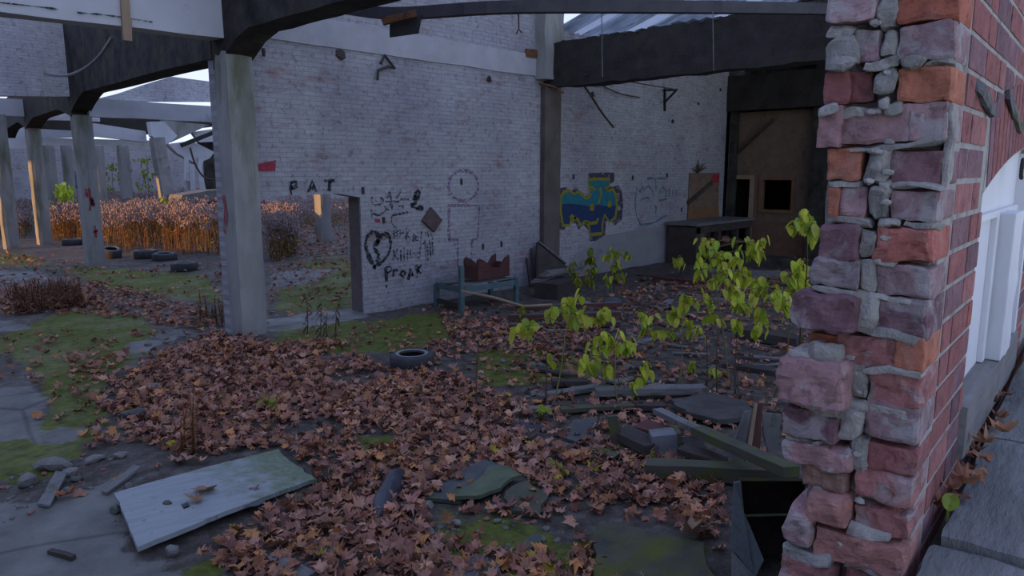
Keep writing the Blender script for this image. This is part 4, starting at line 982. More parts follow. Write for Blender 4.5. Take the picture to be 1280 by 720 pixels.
# ------------------------------------------------------------------ boards, planks and slabs on the floor
def flatboard(pts, th, mat, name, label, cat, lift=.01, tiltz=None, bevel=.0, group=None, jag=0.0):
    """flat piece from its measured outline, resting on the floor"""
    ws = [Gg(x, y) for x, y in pts]
    if mat == 'slate' and not tiltz:
        w2 = []
        for i in range(len(ws)):
            a_, c_ = ws[i], ws[(i + 1) % len(ws)]
            for k in range(5): p = a_.lerp(c_, k / 5); w2.append(p + Vector((noise.noise(p * 5.1), noise.noise(p * 5.7 + Vector((9, 0, 0))), 0)) * .07 * min(1, (c_ - a_).length / .3))
        ws = w2
    cx = sum((p for p in ws), Vector()) / len(ws)
    # best level: plane through the outline points
    A = np.array([[p.x, p.y, 1] for p in ws]); z = np.array([p.z for p in ws]); s_, *_ = np.linalg.lstsq(A, z, rcond=None)
    top = [Vector((p.x, p.y, s_[0] * p.x + s_[1] * p.y + s_[2] + th + lift)) for p in ws]
    if tiltz: top = [p + Vector((0, 0, dz)) for p, dz in zip(top, tiltz)]
    nrm = (top[1] - top[0]).cross(top[2] - top[0])
    if nrm.z < 0: top = top[::-1]
    e = (top[1] - top[0]); f = (top[-1] - top[0])
    ax = (e if e.length > f.length else f); ax.z = 0; ax.normalize(); ay = Vector((-ax.y, ax.x, 0))
    b = MB(); b.hexa([p - Vector((0, 0, th)) for p in top], top)
    off = Vector((random.uniform(-9, 9), random.uniform(-9, 9), 0))
    b.pc = [tuple(Vector(((Vector(v) - cx).dot(ax), (Vector(v) - cx).dot(ay), v[2])) + off) for v in b.v]
    o = b.build(name, M[mat], None, origin='base', bevel=bevel); return tag(o, label, cat, group)
def Gc(px, py, dz):                           # point a given height above the floor under a pixel
    p = Gg(px, py)
    for _ in range(3): p = G(px, py, gh(p.x, p.y) + dz)
    return p
def plank(p0, p1, w, th, mat, label, name='plank', cat='plank', z0=0.0, z1=0.0, roll=0.0, grow_=.0, group=None):
    a = Gc(*p0, th / 2 + z0); c = Gc(*p1, th / 2 + z1)
    if isinstance(p0, Vector): pass
    b = MB(); b.bar(a, c, w, th, roll=roll, sub=(10, 2, 1), amp=.006, freq=4)
    o = b.build(name, M[mat], None, origin='base'); return tag(o, label, cat, group)
# the large painted board, lower left, with a nail hole
ws = [Gg(145, 630), Gg(174, 700), Gg(394, 606), Gg(346, 566)]
zt = max(p.z for p in ws) + .05
tp = [Vector((p.x, p.y, zt + dz)) for p, dz in zip(ws, (.03, .03, -.02, -.02))]
n_u, n_v = 26, 10; vs = []; fs = []
def bil(u, v): return tp[0].lerp(tp[3], u).lerp(tp[1].lerp(tp[2], u), v)
for i in range(n_u + 1):
    for j in range(n_v + 1):
        u, v = i / n_u, j / n_v; p = bil(u, v); p = p + Vector((0, 0, .012 * math.sin(u * 3.1)))
        if i in (0, n_u) or j in (0, n_v): p = p + Vector((random.uniform(-.012, .012), random.uniform(-.012, .012), 0)) * (1.6 if i == n_u else .6)
        vs += [p, p - Vector((0, 0, .035))]
hole = {(7, 6)}
idx = lambda i, j, k: (i * (n_v + 1) + j) * 2 + k
for i in range(n_u):
    for j in range(n_v):
        if (i, j) in hole:
            for a_, c_ in (((i, j), (i + 1, j)), ((i + 1, j), (i + 1, j + 1)), ((i + 1, j + 1), (i, j + 1)), ((i, j + 1), (i, j))): fs.append((idx(*a_, 0), idx(*c_, 0), idx(*c_, 1), idx(*a_, 1)))
            continue
        fs.append((idx(i, j, 0), idx(i, j + 1, 0), idx(i + 1, j + 1, 0), idx(i + 1, j, 0))); fs.append((idx(i, j, 1), idx(i + 1, j, 1), idx(i + 1, j + 1, 1), idx(i, j + 1, 1)))
for i in range(n_u):
    for j in (0, n_v): fs.append((idx(i, j, 0), idx(i + 1, j, 0), idx(i + 1, j, 1), idx(i, j, 1)))
for j in range(n_v):
    for i in (0, n_u): fs.append((idx(i, j, 0), idx(i, j + 1, 0), idx(i, j + 1, 1), idx(i, j, 1)))
b = MB(); u_ = (tp[3] - tp[0]).normalized(); v_ = (tp[1] - tp[0]).normalized()
b.add(vs, fs, [Vector(((p - tp[0]).dot(u_), (p - tp[0]).dot(v_), 0)) for p in vs])
o = b.build('board', None, None, origin='base'); tag(o, 'large pale grey painted board lying flat, mossy at its far end, with a small hole', 'board')
n = NT('painted_board_mossy'); v = n.attr('pc'); sx = n.n('ShaderNodeSeparateXYZ'); n.l(v, sx.inputs[0])
colr = n.ramp(n.noise(n.scale(v, (.8, 5, 1)), 3, 7, .65), [(.22, (.19, .205, .21)), (.5, (.255, .275, .28)), (.80, (.31, .33, .33))])
f = n.math('ADD', n.math('MULTIPLY', sx.outputs['X'], .42), n.math('MULTIPLY', n.noise(v, 5, 7, .7), 1.0))
colr = n.mix(n.ramp(f, [(.72, 0.0), (1.05, .85)]), colr, n.ramp(n.noise(v, 22, 5), [(.3, (.07, .10, .035)), (.7, (.15, .19, .10))]))
sp_ = n.ramp(n.noise(v, 14, 5, .7), [(.30, .45), (.40, 1.0)]); colr = n.mix(1.0, colr, sp_, 'MULTIPLY')
o.data.materials.append(n.fin(colr, .75, n.bump(n.noise(n.scale(v, (1, 6, 1)), 5, 6), .12, .01), .3))
BT = zt + .055
# things on the board
def rockobj(px, py, s, label, mat='rock', dz=0.0, name='stone', cat='stone', group=None, sub=2, z=None):
    p = Gg(px, py) if z is None else G(px, py, z)
    b = MB(); b.rock((p.x, p.y, p.z + s[2] * .55 + dz), s, random.uniform(0, 40), sub, .35, rotz=random.uniform(0, 6))
    o = b.build(name, M[mat], None, origin='base'); return tag(o, label, cat, group)
rockobj(210, 632, (.035, .045, .025), 'dark stone lying on the pale board beside its hole', 'slate', z=zt + .01)
rockobj(184, 629, (.03, .05, .006), 'flat black chip left of the stone on the pale board', 'slate', z=zt + .015); rockobj(200, 621, (.03, .05, .005), 'thin dark chip at the upper edge of the pale board', 'slate', z=zt + .012)
rockobj(318, 630, (.05, .11, .010), 'black strip on the mossy half of the pale board', 'slate', z=zt - .01)
flatboard([(47, 634), (63, 636), (85, 602), (71, 600)], .02, 'grey_wood', 'plank', 'short grey plank leaning on rubble at the far left, nearest the left edge', 'plank', tiltz=(0, 0, .05, .05))
flatboard([(127, 618), (134, 620), (177, 593), (168, 590)], .02, 'grey_wood', 'plank', 'short grey plank on the pale slab left of the large board', 'plank', tiltz=(0, 0, .04, .04))
plank((62, 689), (92, 698), .035, .03, 'dark_wood', 'short dark stick lying alone on the pale slab', 'stick', 'stick')
flatboard([(334, 702), (352, 699), (396, 722), (376, 732)], .03, 'grey_wood', 'plank', 'grey pointed slat poking from the leaves at the bottom edge', 'plank')
flatboard([(396, 692), (420, 678), (426, 686), (402, 700)], .015, 'slate', 'slate_shard', 'slate shard above the pointed slat', 'slate'); flatboard([(398, 700), (425, 686), (427, 691), (402, 706)], .015, 'grey_metal', 'metal_strip', 'pale edge strip beside the slate shard', 'strip')
# slab pair, plastic sheet etc. in the middle foreground
flatboard([(530, 628), (575, 632), (628, 590), (606, 582), (545, 606)], .03, 'slate', 'slab', 'dark mossy slab half under the green slab', 'slab', tiltz=(0, 0, .02, .02, 0))
flatboard([(572, 632), (602, 633), (651, 604), (634, 593), (610, 594)], .03, 'slate', 'slab', 'green-grey pointed slab lying on the dark one', 'slab', lift=.05).data.materials[0] = m_rough('green_slab', (.07, .09, .055), (.12, .14, .085), 5, (.05, .05, .045), (.62, .72), .3, 20)
flatboard([(630, 620), (660, 608), (690, 630), (672, 650), (640, 648)], .04, 'slate', 'slab', 'brown-green flat stone right of the pointed slab', 'slab').data.materials[0] = m_rough('olive_slab', (.05, .052, .036), (.095, .095, .065), 5, (.09, .10, .04), (.5, .7), .7, 14)
flatboard([(556, 722), (590, 700), (622, 706), (630, 740), (560, 750)], .03, 'slate', 'slab', 'dark blue-black slab at the bottom edge', 'slab')
flatboard([(744, 668), (775, 664), (830, 680), (880, 690), (905, 760), (740, 760)], .05, 'slate', 'slab', 'large mossy slab at the bottom edge in front of the crate', 'slab').data.materials[0] = m_rough('mossy_slab', (.045, .045, .036), (.095, .09, .07), 4, (.095, .10, .02), (.42, .62), .9, 14)
flatboard([(644, 688), (676, 672), (681, 682), (650, 694)], .02, 'slate', 'slate_shard', 'dark blue slate chip on the mossy stones', 'slate')
flatboard([(616, 545), (626, 526), (680, 533), (672, 555), (640, 552)], .02, 'slate', 'slab', 'flat dark slate among leaves behind the plank end', 'slate').data.materials[0] = m_rough('dark_sheet', (.035, .036, .044), (.065, .066, .078), 4)
flatboard([(708, 552), (716, 533), (747, 530), (738, 560)], .02, 'slate', 'slab', 'dark panel lying left of the mossy post', 'slab', tiltz=(0, .04, .04, 0))
# crumpled black plastic
b = MB(); ws = [Gg(x, y) for x, y in ((458, 640), (476, 612), (486, 594), (508, 588), (510, 604), (498, 622), (490, 640), (472, 652))]; c_ = sum(ws, Vector()) / len(ws)
nn = 9; vs = [c_ + Vector((0, 0, .12))]; fs = []
for r_i in range(1, 5):
    for k in range(len(ws) * 2):
        w0 = ws[k // 2].lerp(ws[(k // 2 + 1) % len(ws)], (k % 2) * .5); p = c_.lerp(w0, r_i / 4); vs.append(p + Vector((0, 0, (.13 if r_i < 4 else .005) * (1 - (r_i / 4) ** 2 * .8) + .035 * noise.noise(p * 9))))
K = len(ws) * 2
for k in range(K): fs.append((0, 1 + k, 1 + (k + 1) % K))
for r_i in range(3):
    for k in range(K): fs.append((1 + r_i * K + k, 1 + (r_i + 1) * K + k, 1 + (r_i + 1) * K + (k + 1) % K, 1 + r_i * K + (k + 1) % K))
b.add(vs, fs); o = b.build('plastic_sheet', M['fabric'], None, origin='base', smooth=True); tag(o, 'crumpled black plastic sheet half buried in leaves', 'sheet'); md = o.modifiers.new('solid', 'SOLIDIFY'); md.thickness = .006; md = o.modifiers.new('sub', 'SUBSURF'); md.levels = md.render_levels = 2
# rubble chunks at the left
for (px, py, s, lab, mat) in ((36, 606, (.10, .08, .07), 'grey lump of concrete at the left among gravel', 'rock'), (68, 587, (.17, .09, .07), 'long concrete lump behind the short planks', 'rock'), (89, 594, (.07, .06, .05), 'small concrete lump right of the long one', 'rock'), (95, 601, (.05, .05, .03), 'bluish stone chip beside the short plank', 'slate'), (118, 577, (.10, .06, .04), 'grey stone on the moss edge', 'rock'), (150, 572, (.07, .05, .04), 'stone at the right end of the gravel', 'rock'),
        (168, 522, (.15, .12, .07), 'rounded blue-grey stone in the leaves', 'slate'), (193, 487, (.12, .09, .05), 'grey stone at the top of the leaf bed, left', 'rock'), (236, 467, (.14, .10, .05), 'grey stone in the leaves before the thick column', 'rock'), (215, 694, (.05, .05, .05), 'pale stone under the front edge of the large board', 'rock'), (297, 702, (.03, .03, .04), 'small pale pebble near the bottom edge', 'rock'), (450, 585, (.06, .05, .03), 'pale pebble left of the plastic sheet', 'rock'), (535, 584 + 50, (.05, .06, .03), 'pale stone below the dark mossy slab', 'rock'), (535, 668, (.05, .05, .03), 'white-grey stone at the mossy patch', 'rock'), (570, 657, (.05, .04, .03), 'chipped stone in the middle of the mossy patch', 'rock'),
        (160, 610, (.04, .04, .03), 'chip beside the left corner of the large board', 'rock'), (145, 640, (.06, .05, .04), 'stone against the left edge of the large board', 'slate'), (785, 553 + 16, (.06, .05, .03), 'chip beside the mossy board', 'rock')):
    rockobj(px, py, s, lab, mat)
lab = 'small grey chip of rubble lying on the floor'
g_ = 'rubble chips on the floor'
proto = []
for i in range(8):
    b = MB(); b.rock((0, 0, .012), (.04, .03, .02), i * 3.3 + 1, 1, .4); o = b.build('rubble_chip', M['rock'] if i % 4 else M['redrock'], None, origin=(0, 0, 0)); proto.append(o)
spots = []
def spread(n, poly, smin, smax):
    P_ = poly_w(poly); xs_ = [p[0] for p in P_]; ys_ = [p[1] for p in P_]; k = 0
    while k < n:
        x = random.uniform(min(xs_), max(xs_)); y = random.uniform(min(ys_), max(ys_))
        if inpoly(np.array([x]), np.array([y]), P_)[0]: spots.append((x, y, random.uniform(smin, smax))); k += 1
spread(60, [(0, 600), (90, 560), (150, 570), (110, 620), (60, 640), (0, 660)], .3, 1.0)
spread(20, [(140, 630), (190, 600), (170, 690), (140, 660)], .3, .7)
spread(50, [(530, 630), (690, 650), (740, 700), (700, 720), (540, 700)], .3, 1.1)
spread(150, [(600, 430), (760, 385), (990, 350), (1000, 480), (660, 510)], .8, 2.4)
spread(30, [(560, 400), (720, 385), (760, 420), (560, 440)], .8, 2.0)
spread(24, [(340, 400), (300, 425), (150, 440), (230, 405)], .8, 2.0)
for i, (x, y, s) in enumerate(spots):
    src = proto[i % 8]; o = src if i < 8 else src.copy()
    if i >= 8: COL.objects.link(o)
    o.location = (x, y, gh(x, y) - .004); o.rotation_euler = (0, 0, random.uniform(0, 6)); o.scale = (s, s * random.uniform(.7, 1.3), s)
    tag(o, lab, 'rubble', g_)
# ------------------------------------------------------------------ planks and panels in front of the broken wall
plank((744, 489), (881, 486), .17, .07, 'grey_wood', 'long pale grey plank lying level behind the heap', z0=.06, z1=.06)
plank((672, 496), (746, 484), .12, .05, 'grey_wood', 'grey plank end meeting the long pale plank', z0=.02, z1=.04)
plank((690, 507), (830, 508), .14, .06, 'dark_wood', 'dark plank just before the long pale one', z0=.0, z1=.02)
plank((640, 512), (700, 510), .12, .04, 'grey_wood', 'short grey plank left of the dark plank', z0=.0)
plank((700, 512), (792, 507), .10, .04, 'moss_wood', 'thin mossy batten along the dark plank', z0=.04, z1=.05)
plank((690, 478), (735, 478), .12, .06, 'dark_wood', 'short black timber behind the grey plank end', z0=.03, z1=.03)
def upright(pts, th, mat, label, t, name='panel', cat='panel', lean=0.0):
    """standing flat piece facing the viewer side at forward distance t"""
    q_ = [D(x, y, t) for x, y in pts]
    n_ = (q_[1] - q_[0]).cross(q_[2] - q_[0]).normalized()
    if n_.dot(FW) < 0: n_ = -n_
    b = MB(); b.hexa(q_, [p + n_ * th for p in q_]); c_ = sum(q_, Vector()) / len(q_)
    ax = Vector((0, 0, 1)); e = [q_[(i + 1) % len(q_)] - q_[i] for i in range(len(q_))]; L = max(e, key=lambda v: v.length).normalized(); s_ = L.cross(n_)
    off = Vector((random.uniform(-9, 9), random.uniform(-9, 9), 0))
    b.pc = [tuple(Vector(((Vector(v) - c_).dot(L), (Vector(v) - c_).dot(s_), (Vector(v) - c_).dot(n_))) + off) for v in b.v]
    o = b.build(name, M[mat], None, origin='base'); return tag(o, label, cat)
tt = lambda py: 2.5 / (math.sin(PITCH) + (py - 360) / 900 * math.cos(PITCH))      # forward distance of the floor under row py
upright([(760, 521), (772, 520), (780, 562), (767, 564)], .07, 'moss_wood', 'short mossy post standing in the heap', tt(566), 'post', 'post')
flatboard([(733, 571), (752, 558), (790, 563), (768, 578)], .03, 'moss_wood', 'plank', 'mossy board end lying at the foot of the short post', 'plank', lift=.02)
plank((776, 540), (818, 560), .22, .08, 'dark_wood', 'dark timber running from the mossy post to the grey box', z0=.08, z1=.06)
t = thing('box', Gg(833, 580), 'small grey metal box standing behind the mossy beam', 'box')
tb = tt(580); 
def boxpx(parent, name, pts, dep, mat, tb):
    q_ = [D(x, y, tb) for x, y in pts]; b = MB(); b.hexa(q_, [p + FW * dep for p in q_]); return b.build(name, M[mat], parent)
boxpx(t, 'body', [(815, 546), (846, 543), (848, 577), (816, 580)], .18, 'grey_metal', tb); o = boxpx(t, 'side', [(846, 543), (852, 541), (853, 575), (848, 577)], .16, 'moss_wood', tb); o['label'] = 'mossy edge'
upright([(850, 546), (882, 545), (880, 566), (858, 566)], .03, 'grey_wood', 'greyish square panel leaning right of the metal box', tt(574))
plank((822, 513), (908, 556), .10, .05, 'grey_wood', 'grey lath slanting down across the heap', 'lath', 'plank', z0=.18, z1=.22)
plank((800, 532), (846, 545), .26, .05, 'red_wood', 'dark red board lying under the slanting lath', z0=.10, z1=.08)
flatboard([(838, 510), (880, 500), (930, 512), (940, 530), (900, 536), (860, 528)], .05, 'slate', 'panel', 'broad dark grey sheet behind the slanting lath', 'panel', lift=.05).data.materials[0] = m_rough('dark_grey_sheet', (.045, .041, .038), (.085, .078, .072), 4, (.14, .14, .13), (.62, .70), .3, 15)
plank((872, 538), (990, 590), .13, .07, 'moss_wood', 'mossy split beam slanting towards the broken brick wall', 'beam', 'beam', z0=.22, z1=.34)
plank((808, 585), (998, 594), .16, .12, 'moss_wood', 'thick mossy beam lying in front of the grey box', 'beam', 'beam', z0=.02, z1=.06)
plank((852, 560), (905, 578), .16, .05, 'dark_wood', 'dark board between the grey box and the mossy beam', z0=.10, z1=.06)
upright([(917, 556), (931, 515), (946, 512), (934, 566)], .03, 'grey_wood', 'grey-green panel leaning left of the brown upright board', tt(590))
upright([(934, 556), (945, 505), (953, 504), (949, 590), (931, 600)], .05, 'red_wood', 'brown upright board with a pale edge', tt(600), 'plank', 'plank')
upright([(929, 600), (944, 505), (947, 505), (934, 600)], .03, 'batten', 'pale narrow lath along the brown upright board', tt(603), 'lath', 'lath')
upright([(953, 516), (977, 518), (970, 566), (962, 570), (955, 545)], .03, 'grey_wood', 'broken pale board standing next to the brick wall end', tt(592))
# open crate on its side
t = thing('crate', Gg(950, 715), 'open wooden crate with one shelf tipped beside the broken wall', 'crate')
tf = 4.35; dep = .34
def q3(x, y, k=0.0): return D(x, y, tf) + ray(965, 660).normalized() * k
def slab3(name, pts, off, mat, ks=None):
    q_ = [q3(*p, k) for p, k in zip(pts, ks or [0] * len(pts))]; b = MB(); b.hexa(q_, [p + Vector(off) for p in q_]); return b.build(name, M[mat], t)
bo = ray(965, 660).normalized() * .30
slab3('side_panel', [(920, 600), (926, 600), (932, 722), (918, 724)], bo, 'dark_wood')
slab3('top', [(922, 597), (1012, 598), (1012, 601), (922, 601)], bo, 'moss_wood')
slab3('shelf', [(927, 643), (1006, 641), (1006, 644), (927, 646)], bo, 'moss_wood')
slab3('bottom', [(930, 718), (1010, 712), (1010, 722), (930, 730)], bo, 'dark_wood')
slab3('back', [(922, 598), (1012, 598), (1012, 722), (922, 726)], ray(965, 660).normalized() * .015, 'dark_wood', [.30] * 4)
slab3('side_panel', [(1006, 598), (1012, 598), (1012, 722), (1006, 722)], bo, 'dark_wood')
q_ = [D(918, 604, 4.33), D(926, 602, 4.33), D(930, 640, 4.33), D(955, 700, 4.2), D(944, 722, 4.2), D(914, 684, 4.3)]
b = MB(); b.hexa(q_, [p + FW * .02 for p in q_]); o = b.build('flap', M['grey_metal'], t); o.data.materials[0] = m_wood('blue_grey_panel', (.085, .095, .10), (.13, .145, .15), (.07, .085, .05)); o['label'] = 'blue-grey broken side flap'
q_ = [D(916, 690, 4.28), D(944, 722, 4.18), D(962, 735, 4.18), D(915, 735, 4.25)]; b = MB(); b.hexa(q_, [p + FW * .02 for p in q_]); o = b.build('corner_piece', M['grey_wood'], t)
# ------------------------------------------------------------------ things along the white wall
# low teal bench frame
f0, f1, f2 = Gg(577, 391), Gg(645, 379), Gg(546, 383); f3 = f1 + (f2 - f0)
if f3.y > YW - .1: f3.y = YW - .1
if f2.y > YW - .1: f2.y = YW - .1
Hh = .46
t = thing('bench_frame', (f0 + f1 + f2 + f3) / 4, 'low teal metal bench frame with bare slats by the white wall', 'bench')
for p, h in ((f0, .86), (f1, .50), (f2, .44), (f3, .44)):
    b = MB(); b.bar(p - Vector((0, 0, .03)), p + Vector((0, 0, h)), .09, .07); b.build('leg', M['teal'], t)
up_ = Vector((0, 0, Hh - .05))
for a_, c_ in ((f0, f1), (f0, f2), (f1, f3), (f2, f3)):
    b = MB(); b.bar(a_ + up_, c_ + up_, .05, .10); b.build('rail', M['teal'], t)
lo = Vector((0, 0, .12)); b = MB(); b.bar(f0 + lo, f2 + lo, .05, .08); b.build('rail', M['dark_wood'], t)
for k in (.25, .5, .75):
    b = MB(); b.bar((f0).lerp(f2, k) + up_ + Vector((0, 0, .06)), f1.lerp(f3, k) + up_ + Vector((0, 0, .06)), .16, .02); b.build('slat', M['grey_wood'] if k != .5 else M['dark_wood'], t)
# broken red crate on the bench
t = thing('crate', f1.lerp(f3, .55) + Vector((-.35, 0, Hh + .02)), 'dark red broken crate with a notched top standing on the bench frame', 'crate')
zt_ = Hh + .035
tcr = 13.2
ycr = min((f1.y + f3.y) / 2 - .25, YW - .55); pa, pb = WY(598, 352, ycr), WY(637, 345, ycr)
zb0 = zt_; b = MB(); W_ = (pb - pa); W_.z = 0
def bx(u, z): return Vector((pa.x, ycr, 0)) + W_ * u + Vector((0, 0, zb0 + z))
prof = [(0, 0), (1, 0), (1, .40), (.88, .36), (.70, .18), (.45, .20), (.22, .34), (.06, .40), (0, .36)]
q_ = [bx(u, z) for u, z in prof]; b.hexa(q_, [p + Vector((0, .05, 0)) for p in q_]); b.build('front', M['red_wood'], t)
b = MB(); q_ = [bx(u, z) + Vector((0, .36, .0)) for u, z in prof]; b.hexa(q_, [p + Vector((0, .04, 0)) for p in q_]); b.build('back', M['red_wood'], t)
for u in (0.0, .95):
    b = MB(); q_ = [bx(u, 0), bx(u + .05, 0), bx(u + .05, .26), bx(u, .26)]; b.hexa([p + Vector((0, .05, 0)) for p in q_], [p + Vector((0, .36, 0)) for p in q_]); b.build('side', M['red_wood'], t)
# leaning stick in front of the bench
b = MB(); b.tube([D(578, 364, 12.6), D(618, 372, 12.2), D(655, 383, 11.9), D(690, 381, 11.8)], .025, 6); tag(b.build('stick', M['batten'], None, origin='base'), 'long pale bent stick propped against the bench frame', 'stick')
# stacked boards right of the bench
def plank3(a, c, w, th, mat, label, name='plank', cat='plank', up=(0, 0, 1), group=None, roll=0.0):
    b = MB(); b.bar(a, c, w, th, up=up, sub=(8, 2, 1), amp=.006, freq=4, roll=roll); return tag(b.build(name, M[mat], None, origin='base'), label, cat, group)
for i in range(6):
    a_ = Gg(668 + i * 3, 372 - i * 1.0, .30 + i * .03); c_ = a_ + Vector((1.0, .28 - .1 * i, .04)); plank3(a_, c_, .20, .035, ['grey_wood', 'grey_wood', 'dark_wood', 'grey_wood', 'grey_wood', 'grey_wood'][i], ['bottom grey board of the loose stack beside the bench', 'second board up in the loose stack beside the bench', 'dark board in the middle of the loose stack beside the bench', 'splayed grey board in the loose stack beside the bench', 'grey board near the top of the loose stack beside the bench', 'topmost grey board of the loose stack beside the bench'][i])
b = MB(); c_ = Gg(690, 372); b.box((c_.x + .3, c_.y + .1, .14), (1.0, .5, .30), Matrix.Rotation(.2, 3, 'Z')); tag(b.build('timber_block', M['dark_wood'], None, origin='base'), 'dark block carrying the loose stack of boards', 'block')
# leaning dark panel with pale edge at the pilaster
q_ = [WY(672, 345, 10.15), WY(672, 303, 10.36), WY(706, 330, 10.36), WY(716, 350, 10.1)]; q_[0].z = q_[3].z = .0
b = MB(); b.hexa(q_, [p + Vector((0, .05, 0)) for p in q_]); t = b.build('panel', M['black_metal'], None, origin='base'); tag(t, 'dark panel with a pale sloping edge leaning at the pilaster', 'panel'); t.data.materials[0] = M['dark_wood']
b = MB(); b.bar(q_[1] + Vector((0, -.03, .02)), q_[2] + Vector((0, -.03, .02)), .05, .04); o = b.build('edge_strip', M['grey_metal'], t, origin='base'); o['label'] = 'pale edge strip'
for k, (px, lab) in enumerate(((661, 'first thin dark bar standing against the wall beside the leaning panel'), (667, 'second thin dark bar standing against the wall beside the leaning panel'))):
    p = WY(px, 350, 10.35); b = MB(); b.bar((p.x, 10.3, 0), (p.x + .03, 10.44, .62 + .2 * k), .04, .05); tag(b.build('bar', M['dark_wood'], None, origin='base'), lab, 'bar')
# red-brown channel beams
d_ = (Gg(760, 398) - Gg(640, 404)); 
for i in range(3):
    a_ = Gg(636, 402 + i * 5, .06 + .085 * (2 - i)); c_ = Gg(775, 397 + i * 6, .06 + .085 * (2 - i)); b = MB(); b.bar(a_, c_, .13, .075); t = b.build('channel_beam', M['red_wood'], None, origin='base'); tag(t, ['back red-brown beam in the row of three on the floor', 'middle red-brown beam in the row of three on the floor', 'front red-brown beam in the row of three on the floor'][i], 'beam')
    b = MB(); b.bar(a_ + Vector((-.03, -.04, .045)), c_ + Vector((-.03, -.04, .045)), .02, .02); o = b.build('edge', M['grey_metal'], t, origin='base'); o['label'] = 'pale strip along the edge'  # thin paler strip along the upper front edge of each beam
for i, (px, py, s, lab) in enumerate(((712, 392, (.24, .2, .13), 'pale broken lump behind the red-brown beams, left one'), (730, 388, (.2, .2, .12), 'pale broken lump behind the red-brown beams, right one'), (700, 394, (.12, .1, .09), 'small pale lump at the left of the two big ones'), (765, 382, (.3, .2, .1), 'dark flat lump right of the pale ones'))): rockobj(px, py, s, lab, 'rock' if i < 3 else 'slate')
# ------------------------------------------------------------------ roofed bay: workbench, ledges, heaps
x0, x1 = 17.2, 20.5; y0, y1 = 9.5, 10.35; H = 1.08
t = thing('workbench', ((x0 + x1) / 2, (y0 + y1) / 2, 0), 'long dark workbench with a pale top against the white wall end', 'workbench')
b = MB(); b.box(((x0 + x1) / 2, (y0 + y1) / 2, H), (x1 - x0 + .1, y1 - y0 + .1, .07)); b.build('top', M['grey_wood'], t)
b = MB(); b.box(((x0 + x1) / 2, y0 + .03, H - .14), (x1 - x0, .06, .2)); b.build('apron', M['dark_wood'], t)
b = MB(); b.box((x0 + .1, (y0 + y1) / 2, H / 2 - .06), (.2, y1 - y0, H - .04)); b.build('side_panel', M['dark_wood'], t)
for xx in (x0 + 1.3, x0 + 2.4, x1 - .1):
    for yy in (y0 + .07, y1 - .07):
        b = MB(); b.box((xx, yy, H / 2 - .06), (.12, .12, H - .04)); b.build('leg', M['dark_wood'], t)
b = MB(); b.box(((x0 + x1) / 2 + .1, (y0 + y1) / 2, .42), (x1 - x0 - .3, y1 - y0 - .1, .05)); b.build('shelf', M['red_wood'], t)
for i, (xx, s, lab) in enumerate(((17.9, (.18, .14, .12), 'left lump lying on the shelf of the workbench'), (18.6, (.22, .15, .15), 'middle lump lying on the shelf of the workbench'), (19.5, (.2, .15, .12), 'right lump lying on the shelf of the workbench'))):
    b = MB(); b.rock((xx, 9.85, .445 + s[2] * .6), s, i + 60, 2, .4); tag(b.build('rubble_lump', M['redrock'], None, origin='base'), lab, 'rubble')
for i, (px, py, px2, py2, w, th, mat, lab) in enumerate(((880, 341, 985, 345, .5, .16, 'rock', 'low pale stone ledge behind the saplings'), (850, 350, 960, 338, .3, .12, 'dark_wood', 'dark timber lying before the stone ledge'), (800, 345, 905, 358, .22, .1, 'red_wood', 'reddish timber slanting before the workbench'), (905, 327, 985, 329, .5, .30, 'dark_concrete', 'dark low kerb across the roofed bay'), (770, 352, 860, 343, .2, .1, 'dark_wood', 'dark plank near the foot of the grey rendered wall'), (925, 415, 1000, 428, .25, .14, 'dark_wood', 'dark mossy log beside the broken brick wall'), (850, 372, 935, 378, .22, .06, 'grey_wood', 'grey board flat between the saplings'), (790, 430, 850, 418, .14, .04, 'grey_wood', 'thin grey board right of the front sapling'), (905, 455, 990, 468, .2, .06, 'dark_wood', 'dark wet board before the brick wall end'))):
    plank((px, py), (px2, py2), w, th, mat, lab, 'plank' if 'wood' in mat else 'ledge', 'plank' if 'wood' in mat else 'ledge', z0=.0, z1=.0)
# loose laths scattered over the rubble floor: nothing tells them apart
spots = []; spread(70, [(600, 430), (760, 400), (780, 345), (1010, 335), (1010, 500), (660, 505)], .3, 1.1)
lp = []
for i in range(4):
    b = MB(); b.box((0, 0, 0), (.55, .07 + .02 * i, .025), None, sub=(6, 1, 1), amp=.008, freq=5, seed=i); lp.append(b.build('loose_lath', M[['dark_wood', 'grey_wood', 'dark_wood', 'grey_wood'][i]], None, origin=(0, 0, 0)))
for i, (x, y, s) in enumerate(spots):
    o = lp[i % 4] if i < 4 else lp[i % 4].copy()
    if i >= 4: COL.objects.link(o)
    o.location = (x, y, gh(x, y) + .03); o.scale = (s * 1.2, s, 1); o.rotation_euler = (random.uniform(-.1, .1), random.uniform(-.12, .12), random.uniform(0, 3.1)); tag(o, 'short loose lath lying in the rubble of the roofed bay', 'lath', 'loose laths in the rubble')
